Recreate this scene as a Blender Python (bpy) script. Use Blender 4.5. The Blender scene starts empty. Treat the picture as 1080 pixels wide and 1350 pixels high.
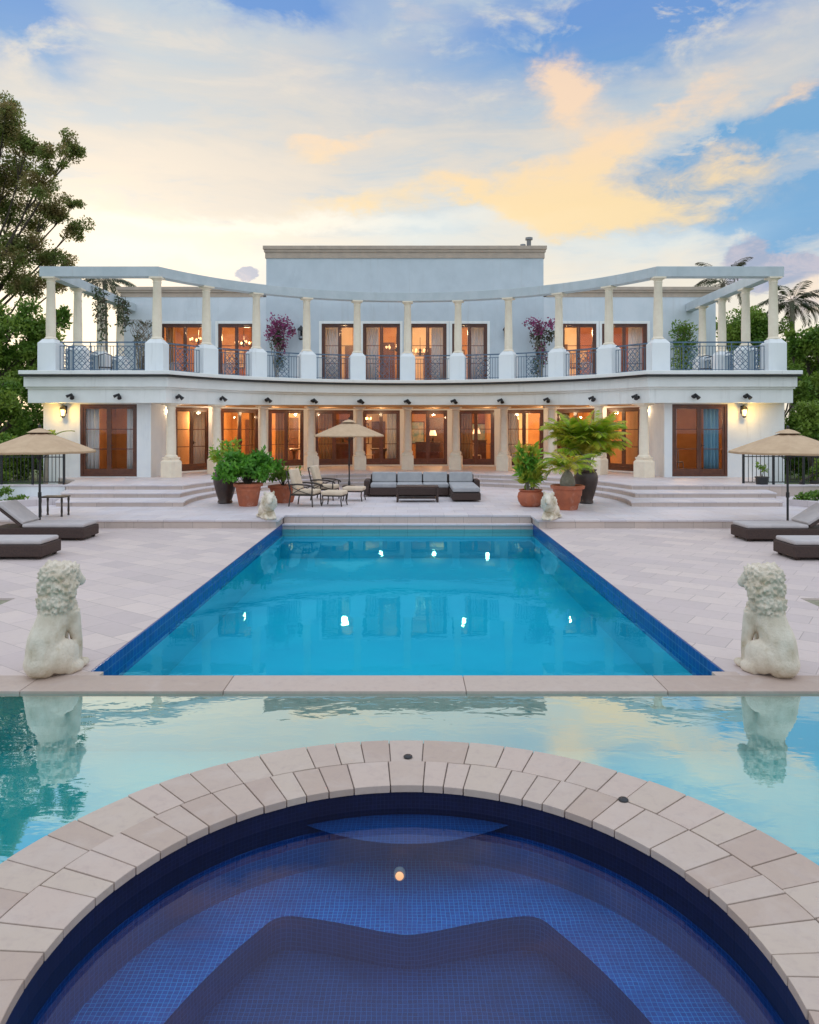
import bpy, bmesh, math, random
import numpy as np
from mathutils import Vector, Matrix, noise

R = math.radians
PI = math.pi
scene = bpy.context.scene
col = scene.collection
random.seed(7)
rng = np.random.default_rng(11)

# ------------------------------------------------------------------ camera
EYE = 2.4
FPX = 968.0
cam = bpy.data.cameras.new("camera")
cam_o = bpy.data.objects.new("camera", cam)
col.objects.link(cam_o)
cam_o.location = (0, 0, EYE)
cam_o.rotation_euler = (R(90), 0, 0)
cam.sensor_fit = 'HORIZONTAL'
cam.sensor_width = 36
cam.lens = 36 * FPX / 1080
cam.shift_x = 2.5 / 1080
cam.shift_y = -112 / 1080
cam.clip_start = 0.05
cam.clip_end = 3000
scene.camera = cam_o

scene.render.engine = 'CYCLES'
scene.cycles.use_denoising = True
scene.cycles.max_bounces = 8
scene.cycles.transparent_max_bounces = 16
scene.cycles.caustics_reflective = False
scene.cycles.caustics_refractive = False
scene.cycles.sample_clamp_indirect = 4.0
scene.view_settings.view_transform = 'Standard'
scene.view_settings.look = 'None'
scene.view_settings.exposure = 0.06
scene.view_settings.gamma = 1.0

SUN_EL, SUN_AZ = R(11), R(-24)      # low sun behind the house, left of the axis


def P(x, y, d):
    """photo measurement -> place in the world at depth d"""
    return Vector(((x - 537.5) * d / FPX, d, EYE - (y - 563) * d / FPX))


# ------------------------------------------------------------------ node helpers
class NT:
    def __init__(s, tree):
        s.t = tree

    def n(s, typ, **kw):
        nd = s.t.nodes.new(typ)
        for k, v in kw.items():
            setattr(nd, k, v)
        return nd

    def link(s, a, b):
        s.t.links.new(a, b)

    def put(s, sock, val):
        if hasattr(val, 'is_output'):
            s.t.links.new(val, sock)
        else:
            sock.default_value = val

    def m(s, op, a, b=None, c=None, clamp=False):
        nd = s.n('ShaderNodeMath', operation=op)
        nd.use_clamp = clamp
        s.put(nd.inputs[0], a)
        if b is not None:
            s.put(nd.inputs[1], b)
        if c is not None:
            s.put(nd.inputs[2], c)
        return nd.outputs[0]

    def mix(s, f, a, b, mode='MIX'):
        nd = s.n('ShaderNodeMix', data_type='RGBA', blend_type=mode)
        s.put(nd.inputs['Factor'], f)
        s.put(nd.inputs[6], a)
        s.put(nd.inputs[7], b)
        return nd.outputs[2]

    def ramp(s, f, stops, interp='LINEAR'):
        nd = s.n('ShaderNodeValToRGB')
        cr = nd.color_ramp
        cr.interpolation = interp
        while len(cr.elements) < len(stops):
            cr.elements.new(0.5)
        for e, (p, c) in zip(cr.elements, stops):
            e.position = p
            e.color = c if len(c) == 4 else (*c, 1)
        s.put(nd.inputs[0], f)
        return nd.outputs[0]

    def smooth(s, v, lo, hi):
        nd = s.n('ShaderNodeMapRange', interpolation_type='SMOOTHSTEP')
        s.put(nd.inputs[0], v)
        nd.inputs[1].default_value = lo
        nd.inputs[2].default_value = hi
        return nd.outputs[0]

    def noise(s, vec, scale, detail=4, rough=0.55, dist=0.0):
        nd = s.n('ShaderNodeTexNoise')
        if vec is not None:
            s.put(nd.inputs['Vector'], vec)
        nd.inputs['Scale'].default_value = scale
        nd.inputs['Detail'].default_value = detail
        nd.inputs['Roughness'].default_value = rough
        nd.inputs['Distortion'].default_value = dist
        return nd

    def vmath(s, op, a, b=None):
        nd = s.n('ShaderNodeVectorMath', operation=op)
        s.put(nd.inputs[0], a)
        if b is not None:
            s.put(nd.inputs[1], b)
        return nd.outputs[0]


# ------------------------------------------------------------------ world
world = bpy.data.worlds.new("World")
scene.world = world
world.use_nodes = True
wt = NT(world.node_tree)
world.node_tree.nodes.clear()
wout = wt.n('ShaderNodeOutputWorld')
bg = wt.n('ShaderNodeBackground')
bg.inputs[1].default_value = 0.1
wt.link(bg.outputs[0], wout.inputs[0])
sky = wt.n('ShaderNodeTexSky', sky_type='NISHITA')
sky.sun_disc = False
sky.sun_elevation = SUN_EL
sky.sun_rotation = SUN_AZ
tc = wt.n('ShaderNodeTexCoord')
dirv = tc.outputs['Generated']
sep = wt.n('ShaderNodeSeparateXYZ')
wt.link(dirv, sep.inputs[0])
el0 = wt.m('ARCSINE', sep.outputs[2])
az0 = wt.m('ARCTAN2', sep.outputs[0], sep.outputs[1])
# slow billowing distortion of the cloud field
stretch = wt.n('ShaderNodeMapping')
wt.link(dirv, stretch.inputs[0])
stretch.inputs['Scale'].default_value = (1, 1, 2.2)
nA = wt.noise(stretch.outputs[0], 4.0, 6, 0.6)
nB = wt.noise(stretch.outputs[0], 11.0, 7, 0.62, 0.3)
nC = wt.noise(stretch.outputs[0], 2.2, 5, 0.55, 0.5)
sA = wt.n('ShaderNodeSeparateColor')
wt.link(nA.outputs['Color'], sA.inputs[0])
sB = wt.n('ShaderNodeSeparateColor')
wt.link(nB.outputs['Color'], sB.inputs[0])


def warp(base, ca, cb, k1, k2):
    a = wt.m('MULTIPLY', wt.m('SUBTRACT', ca, 0.5), k1)
    b = wt.m('MULTIPLY', wt.m('SUBTRACT', cb, 0.5), k2)
    return wt.m('ADD', base, wt.m('ADD', a, b))


az = warp(az0, sA.outputs[0], sB.outputs[0], 0.16, 0.10)
el = warp(el0, sA.outputs[1], sB.outputs[1], 0.09, 0.07)


def blob(px, py, sx, sy, rot=0.0, a=None, e=None):
    """soft elliptical cloud mass around one compass direction and elevation"""
    u, v = px - 537.5, 563 - py
    a0, e0 = math.atan2(u, FPX), math.atan2(v, math.hypot(FPX, u))
    sx, sy = sx / FPX, sy / FPX
    da = wt.m('SUBTRACT', az if a is None else a, a0)
    de = wt.m('SUBTRACT', el if e is None else e, e0)
    c, s_ = math.cos(R(rot)), math.sin(R(rot))
    p = wt.m('ADD', wt.m('MULTIPLY', da, c / sx), wt.m('MULTIPLY', de, s_ / sx))
    q = wt.m('ADD', wt.m('MULTIPLY', da, -s_ / sy), wt.m('MULTIPLY', de, c / sy))
    d2 = wt.m('ADD', wt.m('MULTIPLY', p, p), wt.m('MULTIPLY', q, q))
    return wt.m('EXPONENT', wt.m('MULTIPLY', d2, -1.0))


def many(blobs):
    tot = None
    for b in blobs:
        f = blob(*b)
        tot = f if tot is None else wt.m('ADD', tot, f)
    return tot


elw = warp(el0, sA.outputs[1], sB.outputs[1], 0.06, 0.02)
t_el = wt.m('DIVIDE', elw, PI / 2, clamp=True)
base = wt.ramp(t_el, [
    (0.00, (0.96, 0.88, 0.74)), (0.10, (0.95, 0.87, 0.73)), (0.155, (0.87, 0.77, 0.63)),
    (0.20, (0.78, 0.70, 0.60)), (0.25, (0.66, 0.64, 0.60)), (0.30, (0.58, 0.62, 0.64)),
    (0.35, (0.42, 0.54, 0.68)), (0.50, (0.36, 0.46, 0.70)), (0.75, (0.42, 0.48, 0.68)), (1.0, (0.42, 0.48, 0.66))])
# warm haze over grey veils
veil = wt.smooth(nC.outputs[0], 0.42, 0.66)
veil_on = wt.m('MULTIPLY', veil, wt.m('MULTIPLY', wt.smooth(elw, 0.10, 0.22), 0.55))
base = wt.mix(veil_on, base, (0.74, 0.68, 0.60, 1))
# thin grey-blue streaks drawn out along the horizon
stretch2 = wt.n('ShaderNodeMapping')
wt.link(dirv, stretch2.inputs[0])
stretch2.inputs['Scale'].default_value = (1, 1, 5.0)
stretch2.inputs['Rotation'].default_value = (0, R(7), 0)
nD = wt.noise(stretch2.outputs[0], 4.5, 8, 0.62, 0.4)
streak = wt.m('MULTIPLY', wt.smooth(nD.outputs[0], 0.48, 0.64), wt.m('MULTIPLY', wt.smooth(elw, 0.12, 0.24), 0.55))
base = wt.mix(streak, base, (0.50, 0.60, 0.68, 1))
streak2 = wt.m('MULTIPLY', wt.smooth(nD.outputs[0], 0.50, 0.36), wt.m('MULTIPLY', wt.smooth(elw, 0.12, 0.30), 0.40))
base = wt.mix(streak2, base, (0.86, 0.74, 0.60, 1))
# clear blue gaps
blue = many([(860, 10, 300, 62, 6), (1030, 172, 150, 36, 12), (900, 236, 52, 36, 30), (1060, 300, 90, 30, 0), (1040, 262, 90, 26, 5),
             (930, 192, 60, 16, 10), (20, 25, 70, 40, -20), (345, -5, 120, 22, 0), (1090, 110, 60, 20, 20)])
blue = wt.m('MULTIPLY', wt.m('MULTIPLY', blue, 1.35), wt.smooth(nB.outputs[0], 0.28, 0.52), clamp=True)
c1 = wt.mix(wt.m('MULTIPLY', blue, 0.90, clamp=True), base, wt.mix(wt.smooth(el0, 0.36, 0.52), (0.115, 0.36, 0.66, 1), (0.09, 0.27, 0.66, 1)))
# pale blue near the skyline on the right
pale = many([(560, 300, 120, 40, 0), (850, 315, 120, 30, 0)])
c1 = wt.mix(wt.m('MULTIPLY', pale, 0.55, clamp=True), c1, (0.70, 0.82, 0.86, 1))
# apricot and yellow clouds
warmc = many([(735, 118, 46, 44, 0), (735, 118, 36, 34, 0), (435, 182, 56, 13, 12), (700, 252, 95, 24, -12), (790, 255, 95, 36, 4),
              (850, 278, 130, 18, 0), (960, 218, 66, 20, -6), (640, 262, 80, 14, -18), (480, 262, 110, 16, 6),
              (775, 205, 50, 30, 50), (880, 145, 110, 18, 16), (1050, 115, 60, 16, 22)])
nE = wt.noise(stretch.outputs[0], 17.0, 9, 0.66, 0.5)
wfield = wt.m('ADD', wt.m('MULTIPLY', warmc, 0.85), wt.m('MULTIPLY', wt.m('SUBTRACT', nE.outputs[0], 0.5), 1.7))
wden = wt.m('MULTIPLY', wt.m('MULTIPLY', wt.smooth(wfield, 0.10, 1.25), wt.smooth(warmc, 0.02, 0.55)), 0.92)
tint = wt.mix(wt.smooth(el0, 0.27, 0.42), (1.0, 0.74, 0.38, 1), (0.97, 0.70, 0.48, 1))
c2 = wt.mix(wden, c1, tint)
# bright band low on the left
low = many([(330, 292, 260, 12, 1), (230, 330, 200, 26, 0)])
c2 = wt.mix(wt.m('MULTIPLY', low, 0.75, clamp=True), c2, (1.02, 0.95, 0.80, 1))
# mauve evening cumulus near the right skyline
az2 = warp(az0, sA.outputs[0], sB.outputs[0], 0.012, 0.045)
el2 = warp(el0, sA.outputs[1], sB.outputs[1], 0.012, 0.045)
cum = None
for b in [(992, 350, 32, 32), (1062, 350, 26, 16), (330, 358, 15, 8)]:
    f = blob(*b, 0, az2, el2)
    cum = f if cum is None else wt.m('ADD', cum, f)
cumd = wt.smooth(wt.m('ADD', cum, wt.m('MULTIPLY', wt.m('SUBTRACT', nE.outputs[0], 0.5), 0.9)), 0.28, 0.52)
litside = wt.smooth(blob(1078, 388, 44, 30, 0, az2, el2), 0.25, 0.7)
cumcol = wt.mix(litside, (0.36, 0.41, 0.55, 1), (0.95, 0.78, 0.62, 1))
cumcol = wt.mix(wt.m('MULTIPLY', wt.smooth(nE.outputs[0], 0.42, 0.62), 0.75), cumcol, (0.60, 0.54, 0.60, 1))
c3 = wt.mix(wt.m('MULTIPLY', cumd, 0.95), c2, cumcol)
c3 = wt.mix(wt.m('MULTIPLY', litside, 0.9), c3, cumcol)
# the open sky behind the viewer and overhead is brighter and bluer
behind = wt.smooth(wt.m('SUBTRACT', wt.m('MULTIPLY', sep.outputs[2], 0.9), sep.outputs[1]), -0.35, 0.75)
c3 = wt.mix(behind, c3, (0.86, 0.99, 1.14, 1))
c3 = wt.mix(wt.smooth(sep.outputs[2], 0.55, 0.95), c3, (1.15, 1.28, 1.50, 1))
scaled = wt.vmath('SCALE', c3)
scaled.node.inputs['Scale'].default_value = 9.3
nishi = wt.vmath('SCALE', sky.outputs[0])
nishi.node.inputs['Scale'].default_value = 0.12
tot = wt.vmath('ADD', scaled, nishi)
wt.link(tot, bg.inputs[0])

sun = bpy.data.lights.new("sun", 'SUN')
sun.energy = 0.9
sun.angle = R(12)
sun.color = (1.0, 0.86, 0.68)
sun_o = bpy.data.objects.new("sun", sun)
col.objects.link(sun_o)
sdir = Vector((math.sin(SUN_AZ) * math.cos(SUN_EL), math.cos(SUN_AZ) * math.cos(SUN_EL), math.sin(SUN_EL)))
sun_o.rotation_euler = sdir.to_track_quat('Z', 'Y').to_euler()
sun_o.location = (0, 0, 60)


# ------------------------------------------------------------------ materials
def new_mat(name):
    m = bpy.data.materials.new(name)
    m.use_nodes = True
    t = NT(m.node_tree)
    return m, t, m.node_tree.nodes['Principled BSDF']


def mat(name, c1, c2=None, rough=0.7, scale=3.0, bump=0.0, bscale=30.0, metal=0.0, spec=0.5, c3=None, s3=0.7, coat=0.0):
    m, t, b = new_mat(name)
    g = t.n('ShaderNodeTexCoord')
    vec = g.outputs['Object']
    c2 = c2 or tuple(x * 0.85 for x in c1)
    nz = t.noise(vec, scale, 5, 0.6)
    f = t.smooth(nz.outputs[0], 0.32, 0.68)
    c = t.mix(f, (*c1, 1), (*c2, 1))
    if c3:
        nz3 = t.noise(vec, s3, 6, 0.65, 0.4)
        c = t.mix(t.smooth(nz3.outputs[0], 0.52, 0.72), c, (*c3, 1))
    t.link(c, b.inputs['Base Color'])
    b.inputs['Roughness'].default_value = rough
    b.inputs['Metallic'].default_value = metal
    b.inputs['Specular IOR Level'].default_value = spec
    b.inputs['Coat Weight'].default_value = coat
    if bump:
        nb = t.noise(vec, bscale, 4, 0.6)
        bp = t.n('ShaderNodeBump')
        bp.inputs['Strength'].default_value = bump
        bp.inputs['Distance'].default_value = 0.02
        t.link(nb.outputs[0], bp.inputs['Height'])
        t.link(bp.outputs[0], b.inputs['Normal'])
    return m


def paving(name, ca, cb, mortar, bw, bh, off=0.5, rot=0.0, msize=0.006, rough=0.75, blotch=None):
    m, t, b = new_mat(name)
    g = t.n('ShaderNodeNewGeometry')
    mp = t.n('ShaderNodeMapping')
    t.link(g.outputs['Position'], mp.inputs[0])
    mp.inputs['Rotation'].default_value = (0, 0, rot)
    br = t.n('ShaderNodeTexBrick')
    t.link(mp.outputs[0], br.inputs['Vector'])
    br.offset = off
    br.inputs['Scale'].default_value = 1.0
    br.inputs['Brick Width'].default_value = bw
    br.inputs['Row Height'].default_value = bh
    br.inputs['Mortar Size'].default_value = msize
    br.inputs['Mortar Smooth'].default_value = 0.3
    br.inputs['Color1'].default_value = (*ca, 1)
    br.inputs['Color2'].default_value = (*cb, 1)
    br.inputs['Mortar'].default_value = (*mortar, 1)
    n1 = t.noise(g.outputs['Position'], 1.1, 6, 0.65, 0.6)
    n2 = t.noise(g.outputs['Position'], 9.0, 5, 0.65)
    c = t.mix(t.m('MULTIPLY', t.smooth(n1.outputs[0], 0.38, 0.7), 0.5), br.outputs[0], (*(blotch or cb), 1))
    c = t.mix(t.m('MULTIPLY', t.smooth(n2.outputs[0], 0.5, 0.75), 0.25), c, (ca[0] * .72, ca[1] * .70, ca[2] * .70, 1))
    t.link(c, b.inputs['Base Color'])
    t.link(t.m('MULTIPLY_ADD', n2.outputs[0], 0.3, rough - 0.15), b.inputs['Roughness'])
    bp = t.n('ShaderNodeBump')
    bp.inputs['Strength'].default_value = 0.35
    bp.inputs['Distance'].default_value = 0.01
    hh = t.m('ADD', t.m('MULTIPLY', br.outputs['Fac'], -1.0), t.m('MULTIPLY', n2.outputs[0], 0.5))
    t.link(hh, bp.inputs['Height'])
    t.link(bp.outputs[0], b.inputs['Normal'])
    return m


def island_stone(name, stops, rough=0.7):
    """laid stones: every stone in the mesh takes its own tone"""
    m, t, b = new_mat(name)
    g = t.n('ShaderNodeNewGeometry')
    c = t.ramp(g.outputs['Random Per Island'], stops, 'CONSTANT')
    n2 = t.noise(g.outputs['Position'], 13.0, 6, 0.7, 0.5)
    n3 = t.noise(g.outputs['Position'], 3.5, 5, 0.6, 0.4)
    c = t.mix(t.m('MULTIPLY', t.smooth(n2.outputs[0], 0.45, 0.75), 0.35), c, (0.36, 0.27, 0.25, 1))
    c = t.mix(t.m('MULTIPLY', t.smooth(n3.outputs[0], 0.48, 0.7), 0.4), c, (0.55, 0.45, 0.39, 1))
    t.link(c, b.inputs['Base Color'])
    b.inputs['Roughness'].default_value = rough
    bp = t.n('ShaderNodeBump')
    bp.inputs['Strength'].default_value = 0.4
    bp.inputs['Distance'].default_value = 0.008
    t.link(n2.outputs[0], bp.inputs['Height'])
    t.link(bp.outputs[0], b.inputs['Normal'])
    return m


def mosaic(name, ca, cb, grout, size=0.026, wall=None, rough=0.25, wob=0.0):
    """small square glass tiles; wall=(x, y, radius) wraps them round a drum"""
    m, t, b = new_mat(name)
    g = t.n('ShaderNodeNewGeometry')
    vec = g.outputs['Position']
    if wall:
        s_ = t.n('ShaderNodeSeparateXYZ')
        t.link(vec, s_.inputs[0])
        if wall == 'plane':
            uu = t.m('ADD', s_.outputs[0], s_.outputs[1])
        else:
            uu = t.m('MULTIPLY', t.m('ARCTAN2', t.m('SUBTRACT', s_.outputs[0], wall[0]),
                                     t.m('SUBTRACT', s_.outputs[1], wall[1])), wall[2])
        cmb = t.n('ShaderNodeCombineXYZ')
        t.link(uu, cmb.inputs[0])
        t.link(s_.outputs[2], cmb.inputs[1])
        vec = cmb.outputs[0]
    nt = t.noise(g.outputs['Position'], 2.5, 4, 0.6)
    if wob:      # refraction by the water is put into the tile pattern, bending its lines
        nw = t.noise(g.outputs['Position'], 5.0, 2, 0.5)
        off = t.vmath('SCALE', t.vmath('SUBTRACT', nw.outputs['Color'], (0.5, 0.5, 0.5)))
        off.node.inputs['Scale'].default_value = wob
        vec = t.vmath('ADD', vec, off)
    br = t.n('ShaderNodeTexBrick')
    t.link(vec, br.inputs['Vector'])
    br.offset = 0.0
    br.inputs['Scale'].default_value = 1.0
    br.inputs['Brick Width'].default_value = size
    br.inputs['Row Height'].default_value = size
    br.inputs['Mortar Size'].default_value = size * 0.07
    br.inputs['Color1'].default_value = (*ca, 1)
    br.inputs['Color2'].default_value = (*cb, 1)
    br.inputs['Mortar'].default_value = (*grout, 1)
    t.link(t.mix(t.m('MULTIPLY', t.smooth(nt.outputs[0], 0.4, 0.7), 0.5), br.outputs[0], (ca[0], ca[1] * .6, ca[2] * .7, 1)), b.inputs['Base Color'])
    b.inputs['Roughness'].default_value = rough
    return m


def water(name, refl, tint, k0, k1, bump, bscale, power=3.0, dist=0.02, streak=(1, 1, 1)):
    """water skin: k0 mirror seen straight down, k1 at grazing angles; what is under it shows through tinted"""
    m, t, b = new_mat(name)
    t.t.nodes.remove(b)
    out = t.t.nodes['Material Output']
    g = t.n('ShaderNodeNewGeometry')
    mp = t.n('ShaderNodeMapping')
    t.link(g.outputs['Position'], mp.inputs[0])
    mp.inputs['Scale'].default_value = streak
    nz = t.noise(mp.outputs[0], bscale, 3, 0.5, 0.3)
    nz2 = t.noise(mp.outputs[0], bscale * 0.22, 2, 0.5)
    bp = t.n('ShaderNodeBump')
    bp.inputs['Strength'].default_value = bump
    bp.inputs['Distance'].default_value = dist
    t.link(t.m('ADD', nz.outputs[0], t.m('MULTIPLY', nz2.outputs[0], 2.0)), bp.inputs['Height'])
    lw = t.n('ShaderNodeLayerWeight')
    lw.inputs['Blend'].default_value = 0.5
    f = t.m('POWER', lw.outputs['Facing'], power)
    f = t.m('MULTIPLY_ADD', f, k1 - k0, k0, clamp=True)
    gl = t.n('ShaderNodeBsdfGlossy')
    gl.inputs['Color'].default_value = (*refl, 1)
    gl.inputs['Roughness'].default_value = 0.015
    t.link(bp.outputs[0], gl.inputs['Normal'])
    tr = t.n('ShaderNodeBsdfTransparent')
    tr.inputs['Color'].default_value = (*tint, 1)
    mx = t.n('ShaderNodeMixShader')
    t.link(f, mx.inputs[0])
    t.link(tr.outputs[0], mx.inputs[1])
    t.link(gl.outputs[0], mx.inputs[2])
    t.link(mx.outputs[0], out.inputs[0])
    return m


def leafmat(name, ca, cb, cc=None, scale=1.2, trans=0.35):
    m, t, b = new_mat(name)
    g = t.n('ShaderNodeNewGeometry')
    nz = t.noise(g.outputs['Position'], scale, 3, 0.6)
    c = t.mix(g.outputs['Random Per Island'], (*ca, 1), (*cb, 1))
    c = t.mix(t.smooth(nz.outputs[0], 0.42, 0.62), c, (*(cc or ca), 1))
    out = t.t.nodes['Material Output']
    t.link(c, b.inputs['Base Color'])
    b.inputs['Roughness'].default_value = 0.55
    tl = t.n('ShaderNodeBsdfTranslucent')
    t.link(c, tl.inputs[0])
    mx = t.n('ShaderNodeMixShader')
    mx.inputs[0].default_value = trans
    t.link(b.outputs[0], mx.inputs[1])
    t.link(tl.outputs[0], mx.inputs[2])
    t.link(mx.outputs[0], out.inputs[0])
    return m


def glassmat(name, k=0.02):
    m, t, b = new_mat(name)
    t.t.nodes.remove(b)
    out = t.t.nodes['Material Output']
    fr = t.n('ShaderNodeLayerWeight')
    fr.inputs['Blend'].default_value = 0.5
    f = t.m('MULTIPLY_ADD', t.m('POWER', fr.outputs['Facing'], 4.0), 0.6, k)
    gl = t.n('ShaderNodeBsdfGlossy')
    gl.inputs['Roughness'].default_value = 0.01
    gl.inputs['Color'].default_value = (0.9, 0.95, 1, 1)
    tr = t.n('ShaderNodeBsdfTransparent')
    tr.inputs['Color'].default_value = (0.95, 0.95, 0.95, 1)
    mx = t.n('ShaderNodeMixShader')
    t.link(f, mx.inputs[0])
    t.link(tr.outputs[0], mx.inputs[1])
    t.link(gl.outputs[0], mx.inputs[2])
    t.link(mx.outputs[0], out.inputs[0])
    return m


def emit(name, c, s):
    m, t, b = new_mat(name)
    b.inputs['Base Color'].default_value = (*c, 1)
    b.inputs['Emission Color'].default_value = (*c, 1)
    b.inputs['Emission Strength'].default_value = s
    return m


M = {}
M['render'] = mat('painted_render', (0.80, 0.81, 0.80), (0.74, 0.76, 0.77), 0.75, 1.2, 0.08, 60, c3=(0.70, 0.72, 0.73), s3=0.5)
M['block'] = mat('dimmed_block_render', (0.58, 0.64, 0.68), (0.53, 0.59, 0.63), 0.75, 1.0, 0.12, 50, c3=(0.50, 0.56, 0.60), s3=0.45)  # dimness and cool cast of the light put into this wall's colour
M['upperwall'] = mat('upper_render', (0.68, 0.72, 0.75), (0.62, 0.67, 0.70), 0.75, 1.0, 0.12, 50, c3=(0.58, 0.62, 0.65), s3=0.5)  # same render, its dimmer cool light likewise put into the colour
M['trimpaint'] = mat('painted_trim', (0.86, 0.86, 0.82), (0.81, 0.81, 0.77), 0.65, 2.0, 0.05, 40)
M['colstone'] = mat('cast_stone', (0.90, 0.79, 0.62), (0.84, 0.72, 0.56), 0.8, 4.0, 0.15, 40)
M['cornice'] = mat('weathered_cornice', (0.52, 0.41, 0.32), (0.44, 0.35, 0.28), 0.8, 3.0, 0.1, 30)
M['beampaint'] = mat('pergola_paint', (0.55, 0.60, 0.62), (0.48, 0.54, 0.56), 0.7, 2.0, 0.06, 40)
M['wood'] = mat('mahogany', (0.13, 0.042, 0.020), (0.085, 0.026, 0.013), 0.38, 6.0, 0.1, 30, coat=0.2)
M['glass'] = glassmat('window_glass')
M['black'] = mat('black_metal', (0.012, 0.012, 0.014), (0.02, 0.02, 0.022), 0.45, 8.0)
M['iron'] = mat('blue_grey_iron', (0.085, 0.15, 0.22), (0.06, 0.11, 0.17), 0.45, 8.0)
M['bronze'] = mat('dark_bronze', (0.035, 0.024, 0.018), (0.05, 0.032, 0.022), 0.5, 9.0, 0.1, 60)
M['travertine'] = paving('travertine_paving', (0.67, 0.55, 0.49), (0.54, 0.445, 0.415), (0.34, 0.275, 0.25), 0.61, 0.405, 0.5, 0.62, 0.0045, 0.6, (0.60, 0.49, 0.47))
M['terrace'] = paving('terrace_paving', (0.67, 0.59, 0.57), (0.57, 0.50, 0.50), (0.40, 0.35, 0.34), 0.61, 0.61, 0.5, 0.0, 0.005, 0.55, (0.68, 0.65, 0.70))
M['riser'] = paving('step_stone', (0.62, 0.50, 0.43), (0.50, 0.41, 0.36), (0.32, 0.26, 0.23), 0.7, 2.0, 0.3, 0.0, 0.006, 0.7)
M['copingstone'] = island_stone('coping_stone', [(0.0, (0.50, 0.385, 0.315)), (0.17, (0.54, 0.42, 0.35)), (0.34, (0.47, 0.355, 0.285)),
                                                 (0.5, (0.52, 0.41, 0.34)), (0.66, (0.46, 0.345, 0.28)), (0.82, (0.53, 0.42, 0.34))])
M['grout'] = mat('grout', (0.24, 0.19, 0.165), (0.18, 0.145, 0.125), 0.9, 20)
M['poolplaster'] = mat('pool_plaster', (0.004, 0.44, 0.56), (0.003, 0.38, 0.52), 0.8, 0.6)
M['bluetile'] = mosaic('cobalt_tile', (0.008, 0.05, 0.32), (0.006, 0.028, 0.20), (0.05, 0.10, 0.3), 0.10, 'plane')
M['basinplaster'] = mat('basin_plaster', (0.012, 0.70, 0.70), (0.010, 0.62, 0.64), 0.8, 0.8)
SPA = (0.0, 3.25)
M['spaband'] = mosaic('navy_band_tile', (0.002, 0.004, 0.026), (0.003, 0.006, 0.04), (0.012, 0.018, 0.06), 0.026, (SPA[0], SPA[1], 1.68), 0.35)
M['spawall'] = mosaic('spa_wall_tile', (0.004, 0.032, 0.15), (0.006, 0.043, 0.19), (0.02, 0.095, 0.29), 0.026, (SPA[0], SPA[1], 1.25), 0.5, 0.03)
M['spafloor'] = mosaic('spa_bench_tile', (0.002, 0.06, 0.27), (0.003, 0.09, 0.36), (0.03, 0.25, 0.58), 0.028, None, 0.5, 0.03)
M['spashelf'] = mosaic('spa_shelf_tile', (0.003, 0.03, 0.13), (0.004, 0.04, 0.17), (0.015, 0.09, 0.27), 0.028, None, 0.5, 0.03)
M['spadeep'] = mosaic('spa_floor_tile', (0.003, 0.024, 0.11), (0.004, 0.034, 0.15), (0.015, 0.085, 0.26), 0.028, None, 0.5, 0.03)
M['poolwater'] = water('pool_water', (0.22, 0.78, 1.0), (0.45, 0.94, 1.0), 0.03, 0.46, 0.05, 4.0, 3.6, 0.02, (1, 1, 1))
M['basinwater'] = water('basin_water', (0.92, 1.0, 0.97), (0.70, 1.0, 1.0), 0.12, 0.98, 0.075, 5.0, 1.15, 0.02, (0.55, 1, 1))
M['spawater'] = water('spa_water', (0.56, 0.44, 0.46), (0.78, 0.92, 1.0), 0.04, 0.80, 0.05, 2.2, 2.6)
M['statue'] = mat('weathered_limestone', (0.78, 0.68, 0.55), (0.63, 0.53, 0.40), 0.85, 6.0, 0.5, 45, c3=(0.46, 0.36, 0.22), s3=3.0)
M['wicker'] = mat('dark_wicker', (0.035, 0.018, 0.014), (0.07, 0.035, 0.025), 0.6, 40.0, 0.8, 90)
M['mattress'] = mat('grey_canvas', (0.52, 0.47, 0.45), (0.46, 0.42, 0.41), 0.9, 5.0, 0.15, 80)
M['paleblue'] = mat('pale_grey_cushion', (0.40, 0.39, 0.39), (0.34, 0.335, 0.34), 0.9, 5.0, 0.15, 60)
M['cream'] = mat('cream_cushion', (0.70, 0.55, 0.40), (0.62, 0.48, 0.34), 0.9, 5.0, 0.15, 60)
M['canvas'] = mat('tan_canvas', (0.60, 0.42, 0.26), (0.53, 0.36, 0.22), 0.9, 4.0, 0.2, 60)
M['terracotta'] = mat('terracotta', (0.48, 0.14, 0.065), (0.38, 0.11, 0.055), 0.8, 6.0, 0.15, 40, c3=(0.56, 0.27, 0.19), s3=2.5)
M['urn'] = mat('dark_glazed_urn', (0.035, 0.020, 0.015), (0.06, 0.032, 0.022), 0.4, 6.0, 0.1, 30)
M['soil'] = mat('soil', (0.05, 0.035, 0.025), (0.08, 0.055, 0.04), 0.95, 20.0, 0.6, 60)
M['bark'] = mat('bark', (0.085, 0.062, 0.045), (0.05, 0.036, 0.026), 0.9, 9.0, 0.6, 30)
M['palebark'] = mat('pale_stem', (0.30, 0.26, 0.20), (0.22, 0.19, 0.14), 0.9, 9.0, 0.5, 30)
M['lawn'] = mat('lawn', (0.05, 0.10, 0.02), (0.08, 0.13, 0.035), 0.95, 6.0, 0.6, 60)
M['gravel'] = mat('planting_gravel', (0.34, 0.31, 0.22), (0.24, 0.23, 0.15), 0.95, 14.0, 0.8, 60)
M['leaf_oak'] = leafmat('oak_leaf', (0.15, 0.21, 0.045), (0.24, 0.28, 0.07), (0.28, 0.21, 0.08), 1.1, 0.5)
M['leaf_hedge'] = leafmat('hedge_leaf', (0.075, 0.17, 0.018), (0.15, 0.27, 0.028), (0.23, 0.33, 0.045), 0.9)
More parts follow.
